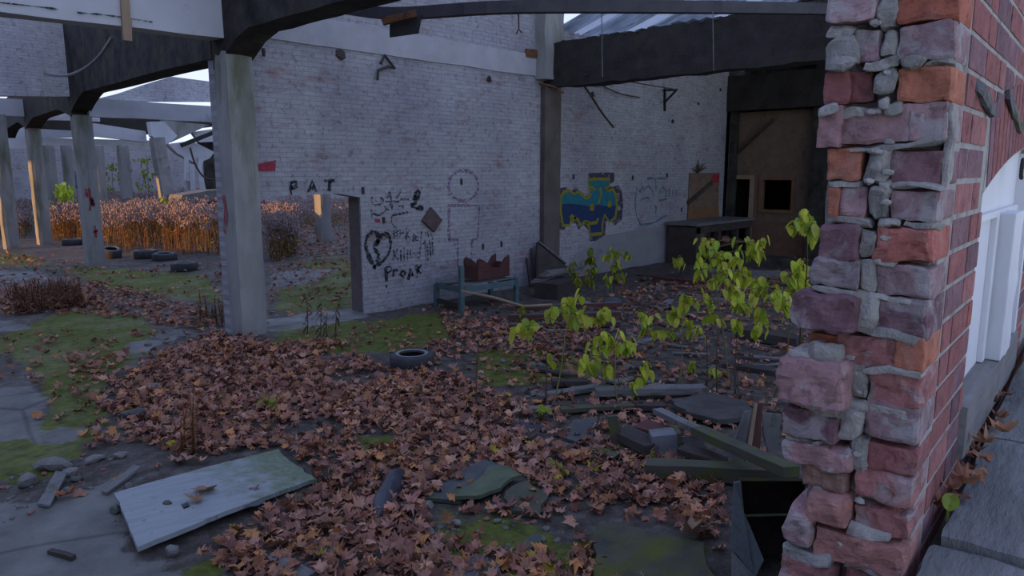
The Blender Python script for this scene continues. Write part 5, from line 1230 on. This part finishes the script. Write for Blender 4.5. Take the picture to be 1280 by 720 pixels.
# ------------------------------------------------------------------ fallen leaves
def leaf_template(seed):
    r = random.Random(seed); pts = []
    # outline of a lobed maple-like leaf, tip along +Y
    base = [(0, -.42), (.12, -.30), (.42, -.34), (.33, -.12), (.56, .08), (.34, .10), (.36, .34), (.16, .26), (0, .62), (-.16, .26), (-.36, .34), (-.34, .10), (-.56, .08), (-.33, -.12), (-.42, -.34), (-.12, -.30)]
    cu, cv, fo = r.uniform(-.8, 1.6), r.uniform(-.7, 1.5), r.uniform(-.3, 1.1)
    for x, y in base:
        x *= r.uniform(.8, 1.15); y *= r.uniform(.85, 1.1)
        z = cu * x * x + cv * y * y + fo * abs(x) * .6 + r.uniform(-.11, .11)
        pts.append((x, y, z))
    return np.array([(0, 0, r.uniform(-.03, .05))] + pts)
TEMPL = [leaf_template(s) for s in range(14)]
LEAF_F = [(0, i, i + 1) for i in range(1, 16)] + [(0, 16, 1)]
LCOL = np.array([(.185, .088, .060), (.215, .112, .080), (.150, .070, .052), (.245, .140, .100), (.115, .058, .048), (.200, .100, .085), (.165, .092, .075), (.26, .125, .055), (.09, .048, .042), (.225, .135, .11)])
def leaf_arrays(n, P_, smin, smax, tilt, lift):
    """n leaves at plan points P_"""
    k = RNG.integers(0, len(TEMPL), n); T_ = np.stack(TEMPL)[k]
    s = RNG.uniform(smin, smax, n) ; T_ = T_ * s[:, None, None]
    rz = RNG.uniform(0, 2 * np.pi, n); rx = RNG.normal(0, tilt, n); ry = RNG.normal(0, tilt, n)
    fl = RNG.random(n) < .35; rx = np.where(fl, rx + np.pi, rx)
    def rot(T, a, i, j):
        c, s_ = np.cos(a)[:, None], np.sin(a)[:, None]; o = T.copy(); o[..., i] = T[..., i] * c - T[..., j] * s_; o[..., j] = T[..., i] * s_ + T[..., j] * c; return o
    T_ = rot(T_, rx, 1, 2); T_ = rot(T_, ry, 0, 2); T_ = rot(T_, rz, 0, 1)
    T_[..., 0] += P_[:, 0, None]; T_[..., 1] += P_[:, 1, None]
    gz = np.array([gh(x, y) for x, y in P_])
    zmin = T_[..., 2].min(1); T_[..., 2] += (gz - zmin * .55 + lift)[:, None]
    return T_
DENSE = [(285, 415), (345, 432), (430, 428), (480, 462), (555, 468), (640, 500), (700, 545), (790, 565), (880, 600), (930, 640), (940, 720), (930, 800), (260, 800), (300, 720), (240, 695), (300, 660), (395, 612), (395, 588), (345, 562), (250, 575), (190, 560), (150, 515), (160, 470), (210, 440)]
MED = [[(-60, 352), (60, 360), (130, 352), (200, 372), (270, 395), (268, 418), (150, 400), (60, 395), (-60, 398)], [(548, 392), (640, 405), (760, 412), (760, 440), (700, 450), (620, 440), (540, 462), (480, 440), (560, 425)],
       [(120, 500), (200, 470), (210, 560), (100, 560)], [(640, 500), (760, 500), (860, 530), (900, 600), (760, 570), (660, 540)], [(85, 440), (160, 440), (160, 520), (90, 500)], [(180, 590), (260, 570), (250, 585), (150, 600)]]
SPARSE = [(-60, 315), (280, 330), (335, 400), (460, 385), (700, 370), (1010, 320), (1010, 560), (900, 600), (640, 520), (520, 440), (300, 440), (200, 460), (100, 540), (-60, 560)]
CLEAR = [poly_w(p) for p in ([(145, 630), (174, 702), (394, 606), (346, 566)], [(530, 636), (690, 650), (735, 690), (700, 705), (545, 668)], [(744, 676), (830, 690), (866, 706), (860, 770), (740, 770)], [(528, 634), (640, 640), (690, 630), (655, 602), (606, 580)], [(455, 570), (520, 540), (440, 542)], [(905, 600), (1000, 600), (1000, 740), (905, 740)])]
def scatter(n, poly):
    P_ = np.array(poly_w(poly)); out = np.zeros((0, 2)); mn, mx = P_.min(0), P_.max(0)
    while len(out) < n:
        c = RNG.uniform(mn, mx, (n * 3, 2)); out = np.vstack([out, c[inpoly(c[:, 0], c[:, 1], [tuple(p) for p in P_])]])
    return out[:n]
def area(poly):
    P_ = np.array(poly_w(poly)); x, y = P_[:, 0], P_[:, 1]; return .5 * abs(np.dot(x, np.roll(y, 1)) - np.dot(y, np.roll(x, 1)))
def clearmask(P_, keep=.06):
    m = np.zeros(len(P_), bool)
    for c in CLEAR: m |= inpoly(P_[:, 0], P_[:, 1], c)
    # keep the laid board and the mossy stones mostly bare
    return ~m | (RNG.random(len(P_)) < keep)
allP = []; allL = []; allS = []
nD = int(area(DENSE) * 300); P0 = scatter(nD, DENSE)
edge = np.array([noise.noise(Vector((x * .9, y * .9, 5))) for x, y in P0]); P0 = P0[edge > -.38 + RNG.normal(0, .1, len(P0))]
allP.append(P0); 
RUB = [(560, 405), (760, 372), (1010, 335), (1010, 550), (900, 560), (640, 500)]
allP.append(scatter(int(area(RUB) * 38), RUB))
for p in MED: allP.append(scatter(int(area(p) * 75), p))
PS = scatter(int(min(area(SPARSE), 400) * 17), SPARSE); e_ = np.array([noise.noise(Vector((x * .5, y * .5, 1))) for x, y in PS]); allP.append(PS[e_ > -.05])
DW = [(338, 395), (455, 392), (452, 300), (450, 262), (340, 262)]; allP.append(scatter(2600, DW))
allP = np.vstack(allP); allP = allP[clearmask(allP)]
allP = allP[~((allP[:, 1] > YW - .08) & (allP[:, 1] < YW + TH + .08) & (allP[:, 0] > 4.9))]
allP = allP[(allP[:, 1] > .8)]
for c_ in ((C1.x, C1.y), (C2.x, C2.y), (C3.x, C3.y)): allP = allP[np.hypot(allP[:, 0] - c_[0], allP[:, 1] - c_[1]) > .34]
allP = allP[allP[:, 1] < 60]
dist = np.hypot(allP[:, 0], allP[:, 1])
nL = len(allP)
lift = RNG.uniform(0, .055, nL); tilt = .34
TA = leaf_arrays(nL, allP, .060, .132, tilt, lift)
cols = LCOL[RNG.integers(0, len(LCOL), nL)] * np.array([[1.08, 1.0, .90]]) * RNG.uniform(1.0, 1.9, (nL, 1)) + RNG.uniform(0, 1, (nL, 1)) * np.array([[.035, .014, .0]]) 
yel = RNG.random(nL) < .006; cols[yel] = (.32, .24, .03)
# which lie in view: the nearest 300 are single leaves
rel = TA[:, 0, :] - np.array(CAM); f3 = np.array(look); r3 = np.array(RT); u3 = np.cross(r3, f3)
zc = rel @ f3; pxs = 640 + 900 * (rel @ r3) / zc; pys = 360 - 900 * (rel @ u3) / zc
vis = (pxs > 8) & (pxs < 960) & (pys < 712) & (pys > 0)
score = np.where(vis, dist - TA[:, :, 2].max(1) * 12, 1e9); order = np.argsort(score); single = order[:300]
mask = np.ones(nL, bool); mask[single] = False
def mesh_leaves(name, T_, C_, mat):
    n = len(T_); m = T_.shape[1]
    me = bpy.data.meshes.new(name); me.vertices.add(n * m); me.vertices.foreach_set('co', T_.astype(np.float32).ravel())
    F = (np.array(LEAF_F)[None] + (np.arange(n) * m)[:, None, None]).reshape(-1, 3)
    me.loops.add(F.size); me.loops.foreach_set('vertex_index', F.ravel().astype(np.int32)); me.polygons.add(len(F)); me.polygons.foreach_set('loop_start', (np.arange(len(F)) * 3).astype(np.int32))
    try: me.polygons.foreach_set('loop_total', np.full(len(F), 3, np.int32))
    except Exception: pass
    me.update(calc_edges=True); me.validate()
    a = me.attributes.new('pc', 'FLOAT_VECTOR', 'POINT'); a.data.foreach_set('vector', T_.astype(np.float32).ravel())
    c = np.ones((n * m, 4), np.float32); c[:, :3] = np.repeat(C_, m, 0); a = me.attributes.new('tone', 'FLOAT_COLOR', 'POINT'); a.data.foreach_set('color', c.ravel())
    me.materials.append(mat); o = bpy.data.objects.new(name, me); COL.objects.link(o); return o
o = mesh_leaves('leaf_litter', TA[mask], cols[mask], M['litter']); tag(o, 'carpet of brown fallen leaves over the shop floor', 'leaves', kind='stuff')
for i, k in enumerate(single):
    b = MB(); b.add([tuple(v) for v in TA[k]], LEAF_F, None, tuple(cols[k])); o = b.build('fallen_leaf', M['litter'], None, origin=tuple(TA[k][0])); tag(o, 'curled brown fallen leaf lying loose in the leaf bed at the bottom of the picture', 'leaf', 'fallen leaves lying nearest')
# special leaves
def one_leaf(px, py, s, label, col, name='fallen_leaf', z=None, tilt=.3, seed=0):
    p = Gg(px, py) if z is None else G(px, py, z); t_ = TEMPL[seed % 14] * s; a = random.uniform(0, 6); c_, s_ = math.cos(a), math.sin(a)
    vs = [(p.x + v[0] * c_ - v[1] * s_, p.y + v[0] * s_ + v[1] * c_, p.z + v[2] + tilt * v[0] + s * .16) for v in t_]
    b = MB(); b.add(vs, LEAF_F, None, col); o = b.build(name, M['litter'], None, origin=(p.x, p.y, p.z)); return tag(o, label, 'leaf')
one_leaf(255, 617, .20, 'large curled tan leaf lying on the pale board', (.30, .17, .09), z=zt + .01, seed=3); one_leaf(244, 630, .14, 'smaller tan leaf beside the large one on the pale board', (.32, .19, .10), z=zt + .01, seed=5)
one_leaf(318, 612, .09, 'small brown leaf at the mossy end of the pale board', (.25, .14, .12), z=zt + .0, seed=7); one_leaf(82, 624, .16, 'rust-brown curled leaf beside the short grey plank', (.27, .11, .06), seed=2); one_leaf(101, 619, .12, 'tan curled leaf right of the rust-brown one', (.30, .15, .09), seed=9)
one_leaf(148, 598, .09, 'yellow-tan leaf at the tip of the short plank on the slab', (.34, .22, .08), seed=4)
one_leaf(630, 640, .20, 'big pink-brown leaf across the mossy slabs', (.22, .115, .095), seed=1); one_leaf(866, 676, .26, 'biggest pale brown leaf in front of the crate', (.24, .15, .10), seed=6)
one_leaf(870, 611, .11, 'pale greenish-white leaf before the mossy beam', (.36, .38, .30), tilt=.1, seed=8); one_leaf(716, 537, .09, 'pale leaf lying on the dark panel', (.30, .29, .24), tilt=.1, seed=10)
LN = 'leaf caught in the gap between the wall foot and the pavement'
for i in range(16):
    s_ = random.uniform(.2, 1.3); q_ = PC + PU * s_ + PV * random.uniform(-.05, -.005); t_ = TEMPL[i % 14] * random.uniform(.035, .06); a = random.uniform(0, 6)
    b = MB(); b.add([(q_.x + v[0] * math.cos(a) - v[1] * math.sin(a), q_.y + v[0] * math.sin(a) + v[1] * math.cos(a), zs(s_) + .012 + v[2] * 1.3) for v in t_], LEAF_F, None, tuple(Vector((.24, .12, .075)) * random.uniform(.6, 1.3))); tag(b.build('fallen_leaf', M['litter'], None, origin='base'), LN, 'leaf', 'small leaves along the wall foot')
# leaves caught along the foot of the street face
for i, (s_, y_, lab) in enumerate(((.62, -.03, 'topmost brown leaf in the gap between wall and pavement'), (.52, -.035, 'second brown leaf down in the gap between wall and pavement'), (.42, -.035, 'third brown leaf down in the gap between wall and pavement'), (.33, -.03, 'fourth brown leaf down in the gap between wall and pavement'), (.74, -.06, 'orange leaf beside the sill at the pavement edge'))):
    q_ = PC + PU * s_ + PV * (y_ - .02); t_ = TEMPL[i + 2] * .07; a = i * 1.3; z_ = zs(s_) + .035
    b = MB(); b.add([(q_.x + v[0] * math.cos(a) - v[1] * math.sin(a), q_.y + v[0] * math.sin(a) + v[1] * math.cos(a), z_ + v[2] * 1.3 + .02) for v in t_], LEAF_F, None, (.30, .14, .08) if i % 2 else (.34, .18, .10)); tag(b.build('fallen_leaf', M['litter'], None, origin='base'), lab, 'leaf')

# ------------------------------------------------------------------ saplings with drooping oval leaves
def oval_leaf(mb, base, dirv, L, W, col, droop=.5):
    d = Vector(dirv).normalized(); s = d.cross(Vector((0, 0, 1)))
    if s.length < .1: s = Vector((1, 0, 0))
    s.normalize(); s = Matrix.Rotation(random.uniform(-.7, .7), 3, d) @ s; nr = s.cross(d)
    prof = [(0, 0), (.12, .32), (.3, .50), (.5, .5), (.7, .42), (.88, .25), (1, 0)]
    vs = []; 
    for u, w in prof:
        c = base + d * (u * L) + Vector((0, 0, -droop * L * u * u))
        if w == 0: vs.append(c)
        else: vs += [c - s * (w * W) + nr * (.12 * W), c, c + s * (w * W) + nr * (.12 * W)]
    fs = [(0, 1, 2), (0, 2, 3)]
    for i in range(4):
        a = 1 + 3 * i; fs += [(a, a + 3, a + 4, a + 1), (a + 1, a + 4, a + 5, a + 2)]
    a = 13; fs += [(a, 16, a + 1), (a + 1, 16, a + 2)]
    mb.add(vs, fs, None, col)
GR = [(.32, .36, .03), (.28, .34, .025), (.36, .38, .035), (.22, .30, .03), (.38, .38, .06)]
def sapling(base, label, clusters, t, leaf=.12, bare=0, stemr=.012, name='sapling', pale=1.0):
    clusters = [(x, y, s, int(n * 1.45 + .5)) for x, y, s, n in clusters]; pale *= 1.5
    """clusters: (px, py, spread_px, n) measured where the leaf sprays hang; t: forward distance"""
    p0 = Gg(*base) if not isinstance(base, Vector) else base
    th = thing(name, p0, label, 'sapling'); cl = [(D(x, y, t + random.uniform(-.15, .15)), sp * t / 900, n) for x, y, sp, n in clusters]
    top = max(cl, key=lambda c: c[0].z)[0]
    sm = MB(); fo = MB(); cr = Vector(p0)
    pts = [p0 + Vector((0, 0, -.03)), p0.lerp(top, .35) + Vector((random.uniform(-.06, .06), random.uniform(-.06, .06), 0)), p0.lerp(top, .7) + Vector((random.uniform(-.05, .05), 0, .05)), top]
    st = dens(pts, 5); sm.tube(st, [stemr * (1 - .7 * i / (len(st) - 1)) for i in range(len(st))], 5)
    for (c, sp, n) in cl:
        near = min(st, key=lambda q: (q - c).length + max(0, q.z - c.z) * 1.5)
        if (near - c).length > .05:
            mid = near.lerp(c, .5) + Vector((0, 0, .06)); sm.tube(dens([near, mid, c], 4), stemr * .42, 4)
        for k in range(n):
            o = c + Vector((random.gauss(0, sp * .5), random.gauss(0, sp * .5), random.gauss(0, sp * .42)))
            a = random.uniform(0, 2 * math.pi); dv = Vector((math.cos(a), math.sin(a), random.uniform(-2.4, -.5)))
            g = Vector(random.choice(GR)) * random.uniform(.75, 1.15) * pale
            if k % 2: sm.tube([c, o], stemr * .2, 3, cap=False)
            L = leaf * .84 * random.uniform(.7, 1.15); oval_leaf(fo, o, dv, L, L * .74, tuple(g), random.uniform(.2, .8))
    sm.build('stem', M['gstem'], th, smooth=True); fo.build('foliage', M['leafgreen'], th); return th
q_ = PC + PU * .24 + PV * -.035; b = MB(); oval_leaf(b, q_ + Vector((0, 0, zs(.24) + .015)), PU * .8 + Vector((0, 0, .75)), .075, .035, (.24, .33, .04), .35); b.tube([q_ + Vector((0, 0, zs(.24) - .01)), q_ + Vector((0, 0, zs(.24) + .02))], .003, 4, (.2, .25, .05)); tag(b.build('fallen_leaf', M['leafgreen'], None, origin='base'), 'green leaf at the foot of the brick corner', 'leaf')
sapling((690, 512), 'front left sapling whose yellow-green leaves hang before the red-brown beams', [(655, 408, 12, 8), (668, 400, 8, 4), (697, 384, 12, 7), (718, 376, 14, 12), (722, 395, 12, 9), (743, 398, 5, 3), (757, 388, 10, 7), (690, 447, 5, 2)], 8.6, .14)
sapling((776, 514), 'sapling with a dense spray of leaves over the long pale plank', [(763, 420, 16, 14), (783, 430, 14, 12), (748, 434, 10, 6), (726, 447, 9, 6), (758, 457, 7, 4), (738, 450, 6, 3), (805, 455, 8, 5), (790, 480, 6, 4), (800, 470, 5, 3)], 8.0, .125)
sapling((846, 492), 'slim sapling with small leaves in the middle of the rubble', [(808, 393, 10, 7), (806, 409, 8, 6), (822, 412, 8, 5), (845, 392, 12, 9), (857, 402, 11, 8), (838, 415, 8, 5), (872, 411, 9, 5), (855, 380, 8, 5), (893, 460, 7, 5), (868, 455, 6, 4)], 8.8, .115)
sapling((912, 480), 'tall bushy sapling left of the brick wall end', [(882, 300, 10, 5), (886, 312, 12, 9), (902, 322, 14, 12), (880, 326, 10, 6), (918, 318, 12, 9), (935, 304, 12, 10), (944, 316, 11, 8), (926, 340, 12, 9), (905, 345, 12, 10), (875, 338, 10, 6), (893, 350, 10, 7), (915, 360, 9, 6), (955, 303, 9, 5), (858, 372, 10, 6), (884, 372, 12, 8), (890, 392, 9, 6)], 9.4, .125)
sapling((966, 500), 'low wide sapling with leaves right against the brick wall end', [(918, 366, 12, 9), (930, 380, 11, 8), (945, 358, 12, 9), (958, 352, 12, 9), (972, 365, 13, 10), (988, 345, 12, 10), (1003, 330, 11, 9), (992, 360, 11, 9), (950, 388, 9, 6), (982, 385, 9, 6), (1004, 350, 9, 7), (948, 408, 8, 5), (920, 402, 8, 5), (1000, 375, 8, 5)], 7.6, .115)
sapling(Gg(1004, 470), 'sapling whose topmost leaves reach out beside the brick wall end', [(1008, 264, 7, 4), (1002, 276, 9, 6), (1014, 280, 8, 6), (994, 282, 7, 4), (1020, 290, 6, 3)], 5.4, .10)
sapling((740, 356), 'slim green sapling growing below the bubble letters', [(739, 310, 4, 8), (738, 322, 5, 9), (739, 338, 6, 8), (737, 350, 6, 6)], 13.6, .13, name='sapling', pale=.5)
sapling((716, 362), 'dark green seedling next to the dark leaning panel', [(714, 330, 5, 7), (718, 343, 6, 7), (722, 352, 7, 6)], 13.2, .12, pale=.4)
sapling((768, 366), 'yellowish seedling right of the bubble letters', [(758, 318, 6, 7), (768, 315, 7, 8), (784, 317, 6, 7), (770, 330, 7, 8), (762, 348, 7, 6), (778, 342, 6, 6)], 12.6, .12, pale=.75)
sapling((848, 345), 'little seedling left of the tall bushy sapling', [(846, 325, 6, 7), (852, 322, 5, 5)], 12.0, .11, pale=.8)
sapling((655, 395), 'small yellow-green weed before the teal bench frame', [(652, 386, 5, 6), (658, 392, 5, 6)], 11.8, .08, pale=.6)
for (x, y, n, sz, lab, pl) in ((340, 512, 10, .10, 'green seedling in the leaf bed', .8), (676, 524, 8, .11, 'bright green leaf tuft beside the flat slate', 1.0), (700, 595, 5, .08, 'small green leaf tuft in the leaves before the panel', .8), (820, 612 - 30, 5, .06, 'green sprig at the edge of the mossy beam', .6)):
    p = Gg(x, y); b = MB()
    for k in range(n): a = random.uniform(0, 6.28); oval_leaf(b, p + Vector((random.gauss(0, .03), random.gauss(0, .03), .03 + .1 * random.random())), (math.cos(a), math.sin(a), .3), sz, sz * .6, tuple(Vector(random.choice(GR)) * .8 * pl), .5); b.tube([p - Vector((0, 0, .02)), Vector(b.v[-16])], .004, 3, (.16, .2, .04))
    tag(b.build('seedling', M['leafgreen'], None, origin='base'), lab, 'plant')
# bright yellow bush far left and faint greenery before the end wall
sapling(Gg(80, 285), 'bright yellow leafy bush far behind the sunlit column', [(78, 232, 5, 18), (74, 240, 5, 14), (85, 238, 5, 14), (80, 246, 6, 12), (63, 252, 3, 6)], 30, .22, pale=1.5, stemr=.02)
for (x, y, lab, cl) in ((145, 270, 'pale green shrub before the far end wall, left one', [(140, 208, 9, 14), (148, 222, 12, 18), (138, 236, 10, 14)]), (188, 268, 'pale green shrub before the far end wall, right one', [(182, 200, 9, 12), (186, 216, 10, 16), (178, 232, 12, 16)]), (125, 268, 'greenish shrub peeping out right of the tyre column', [(130, 218, 5, 10), (128, 232, 6, 10)])):
    sapling(Gg(x, y), lab, cl, 36, .17, pale=.5, stemr=.02)
sapling(Gg(206, 280), 'yellow-green tuft at the foot of the leaning column', [(205, 250, 4, 10), (207, 258, 5, 12), (204, 266, 4, 8)], 27, .2, pale=.9)
# ------------------------------------------------------------------ dry weeds
def weeds(n, poly, hmin, hmax, label, seed, colset, top=True, avoid=True):
    P_ = scatter(n * 4, poly); P_ = P_[(P_[:, 1] < 44)][:n]; rr = random.Random(seed); b = MB()
    for x, y in P_:
        if min(math.hypot(x - c.x, y - c.y) for c in (C1, C2, C3)) < .4: continue
        if YW - .2 < y < YW + TH + .2 and x > 4.8: continue
        h = rr.uniform(hmin, hmax) * (.7 + .6 * (.5 + .5 * noise.noise(Vector((x * .3, y * .3, 2))))); z = gh(x, y); lx, ly = rr.gauss(0, .12) * h, rr.gauss(0, .12) * h
        c0 = Vector(rr.choice(colset)) * rr.uniform(.7, 1.3)
        p = [Vector((x, y, z - .02)), Vector((x + lx * .4, y + ly * .4, z + h * .55)), Vector((x + lx, y + ly, z + h))]
        o = len(b.v); r0 = .011
        for q, r in zip(p, (r0, r0 * .8, r0 * .4)):
            for k in range(3): b.v.append((q.x + r * math.cos(k * 2.09), q.y + r * math.sin(k * 2.09), q.z)); b.pc.append(b.v[-1]); b.c.append(tuple(c0 * .8))
        for i in range(2):
            for k in range(3): b.f.append((o + i * 3 + k, o + i * 3 + (k + 1) % 3, o + (i + 1) * 3 + (k + 1) % 3, o + (i + 1) * 3 + k))
        for k in range(9):
            u = rr.uniform(.15, .95); q = p[0].lerp(p[2], u); a = rr.uniform(0, 6.28); L = rr.uniform(.08, .20) * (1.1 - .5 * u); d = Vector((math.cos(a), math.sin(a), rr.uniform(-.8, .3))); s = Vector((-d.y, d.x, 0)) * .16 * L
            b.add([q, q + d * L * .5 + s, q + d * L, q + d * L * .5 - s], [(0, 1, 2, 3)], None, tuple(Vector(rr.choice(colset)) * rr.uniform(.7, 1.2)))
        if top:
            for k in range(9):
                q = p[2] + Vector((rr.gauss(0, .07), rr.gauss(0, .07), rr.uniform(-.16, .05))); s = .042; b.add([q + Vector((s, 0, 0)), q + Vector((-s * .5, s, .02)), q + Vector((-s * .5, -s, -.01)), q + Vector((0, 0, s * 1.5))], [(0, 1, 3), (1, 2, 3), (2, 0, 3)], None, tuple(Vector((.34, .26, .24)) * rr.uniform(.6, 1.2)))
    o = b.build('dry_weeds', M['weed'], None, origin=(0, 0, 0)); return tag(o, label, 'weeds', kind='stuff')
OR = [(.36, .19, .07), (.30, .15, .07), (.40, .25, .09), (.24, .15, .10), (.33, .23, .16), (.28, .25, .10)]
weeds(2600, [(125, 318), (180, 312), (275, 322), (300, 300), (290, 262), (200, 258), (120, 262)], .8, 1.35, 'field of orange-brown dry weeds behind the tyres', 1, OR)
weeds(900, [(66, 300), (112, 302), (118, 262), (66, 262)], .7, 1.3, 'dry weeds between the sunlit column and the tyre column', 2, OR)
weeds(350, [(-20, 302), (40, 298), (40, 270), (-20, 268)], .5, 1.1, 'thin dry weeds left of the sunlit column', 3, OR)
weeds(650, [(338, 330), (372, 318), (372, 296), (338, 286)], .6, 1.2, 'dry orange weeds left inside the doorway view', 4, OR)
weeds(500, [(372, 284), (460, 284), (450, 262), (340, 258)], .4, .9, 'low pale dry weeds behind the sunlit column of the doorway', 5, [(.30, .24, .10), (.26, .20, .10), (.3, .17, .07), (.2, .2, .08)])
weeds(220, [(20, 395), (105, 388), (100, 368), (10, 372)], .15, .4, 'low reddish dry weeds at the left in front of the tyre column', 6, [(.17, .08, .05), (.20, .10, .06)], top=False)
weeds(7, [(228, 572), (252, 572), (254, 556), (226, 556)], .3, .6, 'clump of thin orange-brown stalks behind the large pale board', 7, [(.22, .10, .05), (.26, .13, .06)], top=False)
weeds(16, [(250, 410), (285, 410), (285, 395), (250, 395)], .2, .5, 'thin dry stalks before the thick column', 9, [(.16, .09, .05)], top=False)
# upright dead stems standing alone
def dead_stem(px, py, ptop, label, lean=0, leaves=4):
    p = Gg(px, py); t = (Vector(p) - CAM).dot(FW) / ray(px, py).dot(FW); q = D(px + lean, ptop, t); b = MB(); m = p.lerp(q, .5) + Vector((random.uniform(-.04, .04), 0, 0)); pts = dens([p - Vector((0, 0, .02)), m, q], 4); b.tube(pts, [.011 * (1 - .6 * i / (len(pts) - 1)) for i in range(len(pts))], 5)
    for k in range(leaves):
        u = pts[2 + k % (len(pts) - 3)]; a = random.uniform(0, 6.28); oval_leaf(b, u, (math.cos(a), math.sin(a), -.6), .10, .035, (1, 1, 1), .6); b.tube([u, u + Vector((math.cos(a) * .08, math.sin(a) * .08, .06))], .004, 3)
    tag(b.build('dead_weed', M['stem'], None, origin='base'), label, 'stem')
for a_ in ((384, 418, 368, 'left of the dead stalks standing in front of the doorway', -2, 7), (401, 428, 375, 'middle dead stalk standing in front of the doorway', 1, 7), (419, 420, 384, 'right of the dead stalks standing in front of the doorway', 1, 6), (410, 424, 392, 'shortest dead stalk standing in front of the doorway', -1, 5), (596, 512, 432, 'thin dark stem right of the lying tyre', 2, 2), (682, 512, 442, 'thin dark stem before the grey plank end', 1, 2), (884, 492, 416, 'first bare dark stem left of the brick wall end', -1, 1), (897, 498, 410, 'second bare dark stem left of the brick wall end', 1, 1), (919, 500, 420, 'third bare dark stem left of the brick wall end', 2, 1), (772, 500, 470, 'short forked stem at the long pale plank', 0, 2)):
    dead_stem(*a_)
# ------------------------------------------------------------------ light
w = bpy.data.worlds.new('sky'); SC.world = w; w.use_nodes = True
nt = w.node_tree; nt.nodes.clear()
bg = nt.nodes.new('ShaderNodeBackground'); wo = nt.nodes.new('ShaderNodeOutputWorld'); nt.links.new(bg.outputs[0], wo.inputs[0])
tc = nt.nodes.new('ShaderNodeTexCoord'); sp = nt.nodes.new('ShaderNodeSeparateXYZ'); nt.links.new(tc.outputs['Generated'], sp.inputs[0])
rp = nt.nodes.new('ShaderNodeValToRGB'); nt.links.new(sp.outputs['Z'], rp.inputs[0])
rp.color_ramp.elements[0].position = 0.0; rp.color_ramp.elements[0].color = (.80, .88, 1.0, 1)
rp.color_ramp.elements[1].position = .45; rp.color_ramp.elements[1].color = (.44, .56, 1.0, 1)
nt.links.new(rp.outputs[0], bg.inputs[0]); bg.inputs[1].default_value = 1.15
sun = bpy.data.lights.new('sun', 'SUN'); so = bpy.data.objects.new('sun', sun); COL.objects.link(so)
sun.energy = 5.5; sun.color = (1.0, .50, .16); sun.angle = R(.6)
so.rotation_euler = Vector((1, -.10, -.12)).to_track_quat('-Z', 'Y').to_euler()
# unseen walls added left of the frame: they shade the nearer bays, with a gap for the low sun
b = MB(); b.box((-9, 10, 4.3), (.5, 27, 9.0)); b.box((-9, 44, 6.8), (.5, 41, 4.2)); b.box((-9, 49, 2.2), (.5, 31, 5.0))
struct(b.build('sun_blocker_left', M['wall_y'], None, origin=(0, 0, 0)), 'unseen wall added at the left to block and shape the low sun')
vs_ = SC.view_settings; vs_.view_transform = 'Standard'; vs_.look = 'None'; vs_.gamma = 1.0; vs_.use_curve_mapping = False; vs_.exposure = 0.06
SC.display_settings.display_device = 'sRGB'
